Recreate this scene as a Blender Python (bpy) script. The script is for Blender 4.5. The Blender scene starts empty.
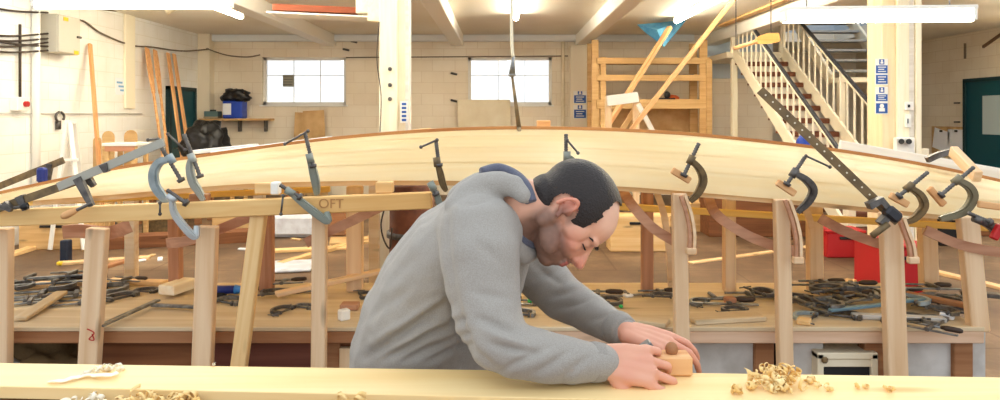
import bpy, bmesh, math, random
from mathutils import Vector, Matrix, noise
random.seed(7)
PI = math.pi
C = bpy.context.scene.collection
F, HX, HY, EYE = 700.0, 500.0, 115.0, 1.6

def P(x, y, d):
    """world point seen at photo pixel x,y when it stands d metres away"""
    return Vector(((x-HX)*d/F, d, EYE-(y-HY)*d/F))
def PX(x, d): return (x-HX)*d/F
def PZ(y, d): return EYE-(y-HY)*d/F

# ------------------------------------------------------------------ materials
def lin(c):
    return tuple(((v/255)/12.92 if v/255 <= .04045 else (((v/255)+.055)/1.055)**2.4) for v in c)+(1,)
MATS = {}
def mat(name, rgb, rough=.6, metal=0, spec=.4, bump=0, bscale=60, rgb2=None, vary=0, vscale=6):
    if name in MATS: return MATS[name]
    m = bpy.data.materials.new(name); m.use_nodes = True
    nt = m.node_tree; N = nt.nodes; L = nt.links
    b = N['Principled BSDF']; b.inputs['Roughness'].default_value = rough
    b.inputs['Metallic'].default_value = metal; b.inputs['Specular IOR Level'].default_value = spec
    b.inputs['Base Color'].default_value = lin(rgb)
    tc = N.new('ShaderNodeTexCoord')
    if rgb2 is not None:
        n = N.new('ShaderNodeTexNoise'); n.inputs['Scale'].default_value = vscale; n.inputs['Detail'].default_value = 5
        L.new(tc.outputs['Object'], n.inputs['Vector'])
        r = N.new('ShaderNodeValToRGB'); r.color_ramp.elements[0].position = .35; r.color_ramp.elements[1].position = .65
        r.color_ramp.elements[0].color = lin(rgb); r.color_ramp.elements[1].color = lin(rgb2)
        L.new(n.outputs['Fac'], r.inputs['Fac']); L.new(r.outputs['Color'], b.inputs['Base Color'])
    if bump:
        n2 = N.new('ShaderNodeTexNoise'); n2.inputs['Scale'].default_value = bscale; n2.inputs['Detail'].default_value = 4
        L.new(tc.outputs['Object'], n2.inputs['Vector'])
        bp = N.new('ShaderNodeBump'); bp.inputs['Strength'].default_value = bump; bp.inputs['Distance'].default_value = .01
        L.new(n2.outputs['Fac'], bp.inputs['Height']); L.new(bp.outputs['Normal'], b.inputs['Normal'])
    MATS[name] = m; return m

def wood(name, a, b_, axis='x', rough=.6, scale=1.0, knots=True, dark=None):
    if name in MATS: return MATS[name]
    m = bpy.data.materials.new(name); m.use_nodes = True
    nt = m.node_tree; N = nt.nodes; L = nt.links
    b = N['Principled BSDF']; b.inputs['Roughness'].default_value = rough; b.inputs['Specular IOR Level'].default_value = .3
    tc = N.new('ShaderNodeTexCoord'); mp = N.new('ShaderNodeMapping')
    s = {'x': (1.2, 22, 22), 'y': (22, 1.2, 22), 'z': (22, 22, 1.2)}[axis]
    mp.inputs['Scale'].default_value = tuple(v*scale for v in s)
    oi = N.new('ShaderNodeObjectInfo'); ad = N.new('ShaderNodeVectorMath'); ad.operation = 'ADD'
    cm = N.new('ShaderNodeCombineXYZ'); ml = N.new('ShaderNodeMath'); ml.operation = 'MULTIPLY'; ml.inputs[1].default_value = 37
    L.new(oi.outputs['Random'], ml.inputs[0]); L.new(ml.outputs[0], cm.inputs[0]); L.new(ml.outputs[0], cm.inputs[1]); L.new(ml.outputs[0], cm.inputs[2])
    L.new(tc.outputs['Object'], mp.inputs['Vector']); L.new(mp.outputs['Vector'], ad.inputs[0]); L.new(cm.outputs[0], ad.inputs[1])
    n = N.new('ShaderNodeTexNoise'); n.inputs['Scale'].default_value = 1; n.inputs['Detail'].default_value = 6; n.inputs['Distortion'].default_value = .6
    L.new(ad.outputs[0], n.inputs['Vector'])
    r = N.new('ShaderNodeValToRGB'); r.color_ramp.elements[0].position = .32; r.color_ramp.elements[1].position = .68
    r.color_ramp.elements[0].color = lin(a); r.color_ramp.elements[1].color = lin(b_)
    L.new(n.outputs['Fac'], r.inputs['Fac'])
    # knots: sparse soft dots
    v = N.new('ShaderNodeTexVoronoi'); v.inputs['Scale'].default_value = 1
    mp2 = N.new('ShaderNodeMapping'); s2 = {'x': (1.6, 7, 7), 'y': (7, 1.6, 7), 'z': (7, 7, 1.6)}[axis]
    mp2.inputs['Scale'].default_value = tuple(q*scale for q in s2)
    L.new(tc.outputs['Object'], mp2.inputs['Vector'])
    ad2 = N.new('ShaderNodeVectorMath'); ad2.operation = 'ADD'; L.new(mp2.outputs['Vector'], ad2.inputs[0]); L.new(cm.outputs[0], ad2.inputs[1])
    L.new(ad2.outputs[0], v.inputs['Vector'])
    r2 = N.new('ShaderNodeValToRGB'); r2.color_ramp.elements[0].position = .04; r2.color_ramp.elements[1].position = .12
    r2.color_ramp.elements[0].color = (.35, .35, .35, 1) if knots else (1, 1, 1, 1); r2.color_ramp.elements[1].color = (1, 1, 1, 1)
    L.new(v.outputs['Distance'], r2.inputs['Fac'])
    mx = N.new('ShaderNodeMix'); mx.data_type = 'RGBA'; mx.blend_type = 'MIX'
    L.new(r2.outputs['Color'], mx.inputs['Factor'])
    mx.inputs['A'].default_value = lin(dark or tuple(int(q*.62) for q in a)); L.new(r.outputs['Color'], mx.inputs['B'])
    L.new(mx.outputs['Result'], b.inputs['Base Color'])
    bp = N.new('ShaderNodeBump'); bp.inputs['Strength'].default_value = .12; bp.inputs['Distance'].default_value = .004
    L.new(n.outputs['Fac'], bp.inputs['Height']); L.new(bp.outputs['Normal'], b.inputs['Normal'])
    MATS[name] = m; return m

def emit(name, rgb, s):
    m = bpy.data.materials.new(name); m.use_nodes = True
    b = m.node_tree.nodes['Principled BSDF']
    b.inputs['Base Color'].default_value = lin(rgb); b.inputs['Emission Color'].default_value = lin(rgb); b.inputs['Emission Strength'].default_value = s
    MATS[name] = m; return m

def brickmat(name, a, a2, mortar, rot=False, bs=.25):
    m = bpy.data.materials.new(name); m.use_nodes = True
    nt = m.node_tree; N = nt.nodes; L = nt.links; b = N['Principled BSDF']; b.inputs['Roughness'].default_value = .7
    b.inputs['Specular IOR Level'].default_value = .25
    tc = N.new('ShaderNodeTexCoord'); sp = N.new('ShaderNodeSeparateXYZ'); cm = N.new('ShaderNodeCombineXYZ')
    L.new(tc.outputs['Object'], sp.inputs[0]); L.new(sp.outputs['Y' if rot else 'X'], cm.inputs[0]); L.new(sp.outputs['Z'], cm.inputs[1])
    br = N.new('ShaderNodeTexBrick'); br.inputs['Scale'].default_value = 1; br.inputs['Brick Width'].default_value = .45; br.inputs['Row Height'].default_value = .225
    br.inputs['Mortar Size'].default_value = .008; br.inputs['Mortar Smooth'].default_value = .6
    br.inputs['Color1'].default_value = lin(a); br.inputs['Color2'].default_value = lin(a2); br.inputs['Mortar'].default_value = lin(mortar)
    L.new(cm.outputs[0], br.inputs['Vector'])
    n = N.new('ShaderNodeTexNoise'); n.inputs['Scale'].default_value = 1.3; n.inputs['Detail'].default_value = 6
    L.new(tc.outputs['Object'], n.inputs['Vector'])
    mx = N.new('ShaderNodeMix'); mx.data_type = 'RGBA'; mx.blend_type = 'MULTIPLY'; mx.inputs['Factor'].default_value = .35
    r = N.new('ShaderNodeValToRGB'); r.color_ramp.elements[0].position = .3; r.color_ramp.elements[1].position = .65
    r.color_ramp.elements[0].color = lin((222, 208, 186)); r.color_ramp.elements[1].color = (1, 1, 1, 1)
    L.new(n.outputs['Fac'], r.inputs['Fac']); L.new(br.outputs['Color'], mx.inputs['A']); L.new(r.outputs['Color'], mx.inputs['B'])
    L.new(mx.outputs['Result'], b.inputs['Base Color'])
    bp = N.new('ShaderNodeBump'); bp.inputs['Strength'].default_value = bs; bp.inputs['Distance'].default_value = .01; bp.invert = True
    L.new(br.outputs['Fac'], bp.inputs['Height']); L.new(bp.outputs['Normal'], b.inputs['Normal'])
    MATS[name] = m; return m

PINE = wood('pine', (222, 176, 120), (238, 204, 156))
PINEZ = wood('pine_upright', (226, 188, 140), (240, 213, 176), 'z')
PINK = wood('reddish_pine', (166, 114, 84), (198, 148, 116))
HULL = wood('hull_plank', (252, 229, 174), (255, 237, 192), rough=.42, scale=.7, knots=False)
FORE = wood('fresh_plank', (244, 208, 142), (252, 224, 166), rough=.5, scale=.8, dark=(214, 150, 70))
RAIL = wood('golden_rail', (224, 172, 102), (240, 200, 136), dark=(180, 110, 50))
KEEL = wood('keel_wood', (176, 112, 60), (206, 146, 86), knots=False)
BENCHW = wood('bench_top', (198, 171, 132), (221, 200, 166), rough=.7, scale=.6)
BENCHF = wood('bench_fascia', (142, 92, 58), (176, 126, 86))
BROWN = wood('brown_ply', (112, 68, 40), (140, 90, 56), rough=.8)
SHELFW = wood('shelf_wood', (204, 160, 102), (225, 188, 132))
OAR = wood('oar_wood', (214, 152, 96), (234, 184, 130))
DECKW = wood('worn_worktop', (120, 82, 48), (166, 122, 76), rough=.8)
WHITEW = wood('whitewashed_wood', (222, 214, 200), (240, 234, 224), rough=.7, knots=False)
CREAM = mat('cream_paint', (240, 228, 200), .55, rgb2=(226, 210, 176), vscale=3)
CREAMP = wood('cream_post', (242, 230, 198), (250, 242, 218), 'z', knots=False)
WHITEP = mat('white_paint', (242, 240, 232), .5)
CEIL = mat('ceiling_paint', (246, 242, 230), .7, rgb2=(238, 230, 212), vscale=.6)
STEEL = mat('dull_steel', (150, 152, 152), .4, .75, rgb2=(112, 112, 112), vscale=30)
DSTEEL = mat('dark_steel', (84, 80, 78), .42, .6, rgb2=(112, 108, 104), vscale=30)
BRONZE = mat('bronze_painted_iron', (140, 116, 80), .5, .4, rgb2=(102, 88, 66), vscale=25)
BLUEG = mat('blue_grey_enamel', (176, 190, 194), .4, .2, rgb2=(150, 164, 170), vscale=20)
BLACK = mat('black_plastic', (26, 26, 28), .5)
BBAG = mat('black_bag', (22, 22, 24), .35, bump=.8, bscale=14)
NAVY = mat('navy_blue', (28, 44, 120), .45)
BLUE = mat('bright_blue', (34, 70, 178), .45)
SIGNB = mat('sign_blue', (46, 92, 168), .5)
TEAL = mat('teal_paint', (10, 74, 84), .45)
RED = mat('red_paint', (186, 30, 30), .45)
REDC = mat('red_crate', (176, 26, 30), .5)
GREEN = mat('green_plastic', (60, 190, 96), .5)
YEL = mat('yellow_plastic', (236, 196, 40), .5)
ORANGE = mat('orange_handle', (206, 96, 44), .5)
GREYB = mat('grey_box', (198, 192, 176), .5)
PAPER = mat('paper', (244, 244, 246), .8)
CABLE = mat('cable_grey', (120, 104, 84), .6)
DCABLE = mat('cable_dark', (66, 54, 44), .6)
ROPE = mat('rope', (236, 226, 200), .8)
STAIRW = mat('stair_cream', (238, 228, 204), .55)
TREAD = wood('stair_tread', (98, 56, 36), (124, 74, 48), knots=False)
HANDR = mat('dark_handrail', (58, 60, 66), .4)
BLUEW = mat('pale_blue_wall', (196, 208, 218), .7)
BLUES = mat('blue_tarp', (62, 136, 190), .4, rgb2=(104, 176, 212), vscale=6)
SHAV = mat('wood_shaving', (252, 226, 166), .6, rgb2=(240, 196, 116), vscale=20)
SHAVW = mat('pale_shaving', (250, 240, 216), .6)
PLY = mat('plywood', (214, 178, 126), .65, rgb2=(196, 154, 100), vscale=5)
POLY = mat('clear_polythene', (222, 226, 232), .3, rgb2=(200, 200, 206), vscale=8, bump=.6, bscale=12)
GREYP = mat('scuffed_grey_panel', (214, 210, 204), .7, rgb2=(184, 178, 170), vscale=7)
RUST = mat('rusty_drum', (118, 66, 40), .7, rgb2=(92, 50, 30), vscale=12)

# ------------------------------------------------------------------ mesh helpers
def build(name, bm, m, parent=None, smooth=False, loc=None):
    """link bmesh (world coords) as one mesh object whose origin is loc"""
    me = bpy.data.meshes.new(name)
    bmesh.ops.recalc_face_normals(bm, faces=bm.faces)
    o = bpy.data.objects.new(name, me); C.objects.link(o)
    if parent is not None:
        base = Vector(parent['_base'])
        if loc is None: loc = base
    else: base = Vector((0, 0, 0))
    if loc is None: loc = Vector((0, 0, 0))
    loc = Vector(loc)
    bm.transform(Matrix.Translation(-loc)); bm.to_mesh(me); bm.free()
    o.location = loc-base
    o['_base'] = tuple(loc)
    if parent is not None: o.parent = parent
    me.materials.append(m)
    if smooth:
        for p in me.polygons: p.use_smooth = True
    return o
def tag(o, label=None, cat=None, group=None, kind=None):
    if label: o['label'] = label
    if cat: o['category'] = cat
    if group: o['group'] = group
    if kind: o['kind'] = kind
    return o
def thing(name, loc, label, cat, group=None):
    o = bpy.data.objects.new(name, None); C.objects.link(o); o.location = loc; o.empty_display_size = .05
    o['_base'] = tuple(loc)
    return tag(o, label, cat, group)
def box(bm, c, s, bev=0, rot=None):
    g = bmesh.ops.create_cube(bm, size=1)
    M = Matrix.Translation(Vector(c)) @ (rot.to_4x4() if rot else Matrix()) @ Matrix.Diagonal((s[0], s[1], s[2], 1))
    bmesh.ops.transform(bm, matrix=M, verts=g['verts'])
    if bev:
        es = list({e for v in g['verts'] for e in v.link_edges})
        bmesh.ops.bevel(bm, geom=es, offset=bev, segments=1, affect='EDGES')
def bx(c, s, bev=0, rot=None):
    bm = bmesh.new(); box(bm, c, s, bev, rot); return bm
def frame_of(t, up):
    t = t.normalized(); u = up-up.dot(t)*t
    if u.length < 1e-4:
        u = Vector((1, 0, 0))-t.x*t
    u.normalize(); return t, u, t.cross(u)
def sweep(bm, pts, w, t, up=Vector((0, 1, 0)), prof=None):
    """sweep rectangle: t along 'up', w across, or round profile when prof=n sides (w radius)"""
    pts = [Vector(p) for p in pts]; rings = []
    n = len(pts)
    for i, p in enumerate(pts):
        a = pts[max(i-1, 0)]; b = pts[min(i+1, n-1)]
        T, U, S = frame_of(b-a, up)
        ww = w[i] if isinstance(w, (list, tuple)) else w
        tt = t[i] if isinstance(t, (list, tuple)) else t
        if prof:
            rings.append([bm.verts.new(p+(U*math.cos(k*2*PI/prof)+S*math.sin(k*2*PI/prof))*ww) for k in range(prof)])
        else:
            rings.append([bm.verts.new(p+U*(a_*tt/2)+S*(b_*ww/2)) for a_, b_ in ((-1, -1), (1, -1), (1, 1), (-1, 1))])
    for i in range(n-1):
        A, B = rings[i], rings[i+1]; k = len(A)
        for j in range(k): bm.faces.new((A[j], A[(j+1) % k], B[(j+1) % k], B[j]))
    bm.faces.new(rings[0]); bm.faces.new(list(reversed(rings[-1])))
def tube(bm, pts, r, n=8): sweep(bm, pts, r, r, prof=n)
def smoothpath(pts, k=6):
    pts = [Vector(p) for p in pts]; out = []
    for i in range(len(pts)-1):
        p0 = pts[max(i-1, 0)]; p1 = pts[i]; p2 = pts[i+1]; p3 = pts[min(i+2, len(pts)-1)]
        for j in range(k):
            t = j/k
            out.append(.5*((2*p1)+(-p0+p2)*t+(2*p0-5*p1+4*p2-p3)*t*t+(-p0+3*p1-3*p2+p3)*t**3))
    out.append(pts[-1]); return out
def beam(name, a, b, w, h, m, parent=None, up=Vector((0, 0, 1)), bev=.004, smooth=False):
    """board from a to b: local x along it; w is across, h along up"""
    a = Vector(a); b = Vector(b); L = (b-a).length
    T, U, S = frame_of(b-a, up)
    bm = bx((0, 0, 0), (L, w, h), min(bev, w/4, h/4))
    me = bpy.data.meshes.new(name); bm.to_mesh(me); bm.free(); me.materials.append(m)
    o = bpy.data.objects.new(name, me); C.objects.link(o)
    M = Matrix((T, -S, U)).transposed().to_4x4(); M.translation = (a+b)/2
    if parent is not None:
        o.parent = parent; M.translation -= Vector(parent['_base'])
    o.matrix_basis = M; o['_base'] = tuple((a+b)/2)
    return o
def cyl(bm, a, b, r, n=12, r2=None):
    sweep(bm, [a, b], [r, r if r2 is None else r2], r, prof=n)
def ell(bm, c, s, rot=None, seg=16):
    g = bmesh.ops.create_uvsphere(bm, u_segments=seg, v_segments=max(8, seg//2), radius=1)
    M = Matrix.Translation(Vector(c)) @ (rot.to_4x4() if rot else Matrix()) @ Matrix.Diagonal((s[0], s[1], s[2], 1))
    bmesh.ops.transform(bm, matrix=M, verts=g['verts'])
def chain(bm, pts, seg=14):
    """tapered capsules through (Vector, radius)"""
    for i in range(len(pts)):
        ell(bm, pts[i][0], (pts[i][1],)*3, seg=seg)
        if i:
            a, ra = pts[i-1]; b, rb = pts[i]
            if (b-a).length > 1e-4: cyl(bm, a, b, ra, seg, rb)
def interp(tab, x):
    if x <= tab[0][0]: return tab[0][1]
    for (a, b), (c, d) in zip(tab, tab[1:]):
        if x <= c:
            t = (x-a)/(c-a); return b+(d-b)*t
    return tab[-1][1]
def sinterp(tab, x):
    n = len(tab)
    if x <= tab[0][0]: return tab[0][1]
    if x >= tab[-1][0]: return tab[-1][1]
    for i in range(n-1):
        if x <= tab[i+1][0]:
            x0, y0 = tab[i]; x1, y1 = tab[i+1]; h = x1-x0; t = (x-x0)/h
            m0 = (y1-tab[max(i-1, 0)][1])/(x1-tab[max(i-1, 0)][0]) if i else (y1-y0)/h
            m1 = (tab[min(i+2, n-1)][1]-y0)/(tab[min(i+2, n-1)][0]-x0) if i < n-2 else (y1-y0)/h
            return (2*t**3-3*t*t+1)*y0+(t**3-2*t*t+t)*h*m0+(-2*t**3+3*t*t)*y1+(t**3-t*t)*h*m1
def remesh(o, voxel, it=3, fac=.5):
    md = o.modifiers.new('r', 'REMESH'); md.mode = 'VOXEL'; md.voxel_size = voxel; md.use_smooth_shade = True
    if it:
        s = o.modifiers.new('s', 'SMOOTH'); s.iterations = it; s.factor = fac
    dg = bpy.context.evaluated_depsgraph_get(); dg.update()
    me = bpy.data.meshes.new_from_object(o.evaluated_get(dg)); mats = list(o.data.materials)
    o.modifiers.clear(); o.data = me; me.materials.clear()
    for m in mats: me.materials.append(m)
    for p in me.polygons: p.use_smooth = True
def copytree(o, parent=None):
    c = o.copy(); C.objects.link(c)
    if parent is not None: c.parent = parent
    for ch in list(o.children): copytree(ch, c)
    return c

# ------------------------------------------------------------------ the room
XL, XR, YF, YR, ZC = -5.95, 9.1, 14.0, 17.9, 3.2
XS = 5.45
def struct(name, bm, m, parent=None):
    o = build(name, bm, m, parent)
    if parent is None: o['kind'] = 'structure'
    return o
def floor_mat():
    m = bpy.data.materials.new('dusty_floor'); m.use_nodes = True
    nt = m.node_tree; N = nt.nodes; L = nt.links; b = N['Principled BSDF']; b.inputs['Roughness'].default_value = .55; b.inputs['Specular IOR Level'].default_value = .3
    tc = N.new('ShaderNodeTexCoord')
    n = N.new('ShaderNodeTexNoise'); n.inputs['Scale'].default_value = 1.1; n.inputs['Detail'].default_value = 9; n.inputs['Roughness'].default_value = .65
    L.new(tc.outputs['Object'], n.inputs['Vector'])
    r = N.new('ShaderNodeValToRGB'); e = r.color_ramp.elements; e[0].position = .3; e[1].position = .72
    e[0].color = lin((86, 64, 46)); e[1].color = lin((156, 130, 102))
    q = e.new(.52); q.color = lin((116, 90, 66))
    L.new(n.outputs['Fac'], r.inputs['Fac'])
    br = N.new('ShaderNodeTexBrick'); br.inputs['Scale'].default_value = 1; br.inputs['Brick Width'].default_value = 2.4; br.inputs['Row Height'].default_value = 1.2
    br.inputs['Mortar Size'].default_value = .012; br.inputs['Color1'].default_value = (1, 1, 1, 1); br.inputs['Color2'].default_value = (.86, .84, .8, 1); br.inputs['Mortar'].default_value = (.6, .52, .45, 1)
    L.new(tc.outputs['Object'], br.inputs['Vector'])
    mx = N.new('ShaderNodeMix'); mx.data_type = 'RGBA'; mx.blend_type = 'MULTIPLY'; mx.inputs['Factor'].default_value = .8
    L.new(r.outputs['Color'], mx.inputs['A']); L.new(br.outputs['Color'], mx.inputs['B']); L.new(mx.outputs['Result'], b.inputs['Base Color'])
    return m
struct('floor', bx((1.575, 8.5, -.05), (16.4, 21, .1)), floor_mat())
BRF = brickmat('painted_brick', (244, 234, 214), (240, 228, 206), (230, 216, 192))
BRL = brickmat('painted_brick_side', (252, 252, 248), (249, 249, 244), (240, 238, 228), rot=True)  # whiter than the other walls; daylight on this side is put into the colour
BRR = brickmat('painted_brick_right', (244, 232, 210), (240, 227, 203), (230, 214, 188), rot=True)
# ceiling with the stair opening
bm = bmesh.new()
# added unseen gaps, nearer than the visible ceiling, let in sky light for brightness
def slab(x0, x1, y0, y1): box(bm, ((x0+x1)/2, (y0+y1)/2, ZC+.1), (x1-x0, y1-y0, .2))
slab(XL-.2, -3.7, 8.6, 18.2); slab(-3.7, -3.1, 3.4, 18.2); slab(-3.1, 4.0, 6.2, 18.2); slab(4.0, 4.6, 3.4, 18.2)
slab(4.6, 5.5, 9.2, 18.2); slab(7.3, XR+.2, 7.4, 18.2); slab(5.5, 7.3, 9.2, 11.3); slab(5.5, 7.3, 15.3, 18.2)
struct('ceiling', bm, CEIL)
# far wall with two windows
W1 = (PX(262, 14), PX(346, 14)); W2 = (PX(468, 14), PX(552, 14)); WZ = (PZ(105, 14), PZ(57, 14))
bm = bmesh.new()
def wallx(x0, x1, z0, z1, y=14.0, t=.3): box(bm, ((x0+x1)/2, y+t/2, (z0+z1)/2), (x1-x0, t, z1-z0))
wallx(XL-.2, W1[0], 0, ZC); wallx(W1[1], W2[0], 0, ZC); wallx(W2[1], XS, 0, ZC)
for w in (W1, W2): wallx(w[0], w[1], 0, WZ[0]); wallx(w[0], w[1], WZ[1], ZC)
struct('wall_far', bm, BRF)
struct('wall_left', bx((XL-.1, 7, ZC/2), (.2, 15, ZC)), BRL)
struct('wall_right', bx((XR+.1, 8.5, ZC/2), (.2, 19.4, ZC)), BRR)
struct('wall_back', bx(((XS+XR)/2, YR+.1, ZC/2+.9), (XR-XS, .2, ZC+1.8)), BRF)
struct('wall_return', bx((XS-.1, 16.15, ZC/2), (.2, 3.7, ZC)), BRF)
# stairwell shaft above the ceiling opening
bm = bmesh.new()
box(bm, (5.45, 13.3, ZC+1.0), (.1, 4.2, 1.6)); box(bm, (7.35, 13.3, ZC+1.0), (.1, 4.2, 1.6)); box(bm, (6.4, 15.35, ZC+1.0), (2.0, .1, 1.6))
struct('wall_stairwell', bm, BLUEW)
glass = bpy.data.materials.new('window_glass'); glass.use_nodes = True
gn = glass.node_tree.nodes; gl = glass.node_tree.links; gn.clear()
go = gn.new('ShaderNodeOutputMaterial'); gm = gn.new('ShaderNodeMixShader'); gt = gn.new('ShaderNodeBsdfTransparent'); gg = gn.new('ShaderNodeBsdfGlossy')
gg.inputs['Roughness'].default_value = .05; gm.inputs[0].default_value = .06
gl.new(gt.outputs[0], gm.inputs[1]); gl.new(gg.outputs[0], gm.inputs[2]); gl.new(gm.outputs[0], go.inputs[0])
for k, w in enumerate((W1, W2)):
    bm = bmesh.new(); y = 14.12
    for x in (w[0]+.03, w[1]-.03): box(bm, (x, y, (WZ[0]+WZ[1])/2), (.06, .07, WZ[1]-WZ[0]))
    for z in (WZ[0]+.03, WZ[1]-.03): box(bm, ((w[0]+w[1])/2, y, z), (w[1]-w[0], .07, .06))
    for f in (.36, .68): box(bm, (w[0]+(w[1]-w[0])*f, y, (WZ[0]+WZ[1])/2), (.012, .03, WZ[1]-WZ[0]))
    box(bm, ((w[0]+w[1])/2, y, WZ[0]+(WZ[1]-WZ[0])*.62), (w[1]-w[0], .03, .012))
    o = struct('window_%d' % (k+1), bm, WHITEP)
    build('pane', bx(((w[0]+w[1])/2, y, (WZ[0]+WZ[1])/2), (w[1]-w[0]-.1, .008, WZ[1]-WZ[0]-.1)), glass, o)
    build('window_sill', bx(((w[0]+w[1])/2, 14.03, WZ[0]-.015), (w[1]-w[0]+.08, .16, .03), .004), WHITEP, o)
    if k == 0:
        v = build('vent', bx((PX(287, 14), 14.1, PZ(80.5, 14)), (.22, .06, .24), .01), mat('grey_vent', (150, 146, 128), .5), o); tag(v, 'small square grey vent fitted in the pane')
        bm = bmesh.new()
        for q in range(4): box(bm, (PX(287, 14), 14.065, PZ(80.5, 14)-.08+q*.053), (.18, .012, .014))
        build('louvre', bm, DSTEEL, v)
# ceiling beams
for k, x in enumerate((-3.4, -.85, 1.62, 4.2)):
    struct('trim_%d' % (k+1), bx((x, 8.7, ZC-.11), (.24, 10.6, .22), .01), mat('white_beam', (250, 248, 240), .6))
struct('trim_5', bx((XL+.12, 13.88, ZC/2), (.24, .24, ZC-.0), .01), mat('pilaster', (240, 228, 204), .6))
struct('trim_6', bx((PX(580, 13.9), 13.9, (ZC-.22)/2), (.4, .2, ZC-.22), .01), MATS['pilaster'])
struct('trim_7', bx(((XL+4.0)/2, 13.93, ZC-.07), (4.0-XL-.3, .14, .13), .01), mat('pale_lintel', (232, 236, 236), .6))
struct('trim_8', bx((XL+.06, 6.9, ZC/2), (.12, .35, ZC), .01), MATS['pilaster'])
struct('trim_9', bx((XL+.02, 11.2, (ZC+1.7)/2), (.04, .3, ZC-1.7), .01), mat('yellowed_pier', (248, 240, 214), .6))
# doors
def door(name, wall_x, sgn, y0, y1, z1, glazed):
    xc = wall_x-sgn*.02
    o = bpy.data.objects.new(name, None); C.objects.link(o); o.location = (xc, (y0+y1)/2, 0); o['_base'] = (xc, (y0+y1)/2, 0); o['kind'] = 'structure'
    build('door_panel', bx((xc, (y0+y1)/2, z1/2), (.05, y1-y0-.14, z1-.07), .005), TEAL, o)
    bm = bmesh.new()
    for y in (y0+.035, y1-.035): box(bm, (xc-sgn*.01, y, z1/2), (.1, .07, z1))
    box(bm, (xc-sgn*.01, (y0+y1)/2, z1-.035), (.1, y1-y0, .07))
    build('door_frame', bm, mat('dark_teal', (14, 52, 56), .5), o)
    if glazed:
        build('pane', bx((xc-sgn*.03, (y0+y1)/2-.05, 1.6), (.01, .5, .72)), mat('frosted_pane', (188, 204, 206), .3), o)
    bm = bmesh.new(); yh = y0+.2
    cyl(bm, (xc-sgn*.02, yh, 1.0), (xc-sgn*.08, yh, 1.0), .01); cyl(bm, (xc-sgn*.08, yh-.01, 1.0), (xc-sgn*.08, yh+.11, 1.0), .01)
    build('door_handle', bm, STEEL, o)
door('door_1', XL, -1, 12.45, 13.55, 2.12, False)
door('door_2', XR, 1, 12.2, 13.65, 2.3, True)

# world
w = bpy.data.worlds.new('World'); bpy.context.scene.world = w; w.use_nodes = True
w.node_tree.nodes['Background'].inputs[0].default_value = (.88, .94, 1.0, 1)
w.node_tree.nodes['Background'].inputs[1].default_value = .85

# lamps ---------------------------------------------------------------
LAMP = emit('fluorescent_tube', (255, 244, 220), 30)
def tube_light(a, b, label, hang=True, group=None):
    a = Vector(a); b = Vector(b); mid = (a+b)/2
    t = thing('fluorescent_light', mid, label, 'ceiling light', group)
    d = (b-a).normalized()
    bm = bmesh.new(); tube(bm, [a-d*.0+Vector((0, 0, -.03)), b+Vector((0, 0, -.03))], .043, 12); build('tube', bm, LAMP, t, True)
    beam('housing', a-d*.02+Vector((0, 0, .03)), b+d*.02+Vector((0, 0, .035)), .09, .03, WHITEP, t)
    for q in (a, b):
        bm = bx(q+Vector((0, 0, -.02)), (.03, .09, .09) if abs(d.x) > .5 else (.09, .03, .09), .005); build('end_cap', bm, WHITEP, t)
    if hang:
        for q in (a.lerp(b, .12), a.lerp(b, .88)):
            bm = bmesh.new(); tube(bm, [q+Vector((0, 0, .05)), Vector((q.x, q.y, ZC))], .005, 6); build('hanger', bm, STEEL, t)
    return t
tube_light(P(36, -1, 5.2), P(230, -1, 5.2), 'long fluorescent light hanging over the left end of the boat')
tube_light(P(784, 13.5, 5.3), P(972, 12, 5.3), 'long fluorescent light in front of the right timber post')
def zc(x, y): return Vector((x, y, 3.152))
tube_light(zc(-4.0, 9.0), zc(-4.0, 10.8), 'fluorescent light on the ceiling near the left wall', False)
tube_light(zc(.25, 9.0), zc(.25, 11.0), 'fluorescent light on the ceiling above the hanging cord', False)
tube_light(zc(2.85, 9.0), zc(2.85, 11.3), 'fluorescent light on the ceiling above the blue sheet', False)
tube_light(zc(-1.9, 4.0), zc(-1.9, 5.8), 'added unseen fill tube high above the worker', False)  # this tube and the next are added out of view to brighten the room
tube_light(zc(.6, 4.0), zc(.6, 5.8), 'added unseen fill tube high above the hull', False)
for x_, y_, l_ in ((-4.6, 6.3, 'nearer the left wall'), (2.6, 6.3, 'between the two timber posts'), (6.9, 7.0, 'beyond the right post'), (-1.8, 7.2, 'near the left timber post'), (8.4, 9.3, 'by the right wall'), (7.4, 8.0, 'between the right wall and the stairs')):  # invented tubes outside the view that lift the light on the back walls
    tube_light(zc(x_, y_), zc(x_, y_+1.8), 'added unseen fill tube above the frame, '+l_, False)

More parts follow.
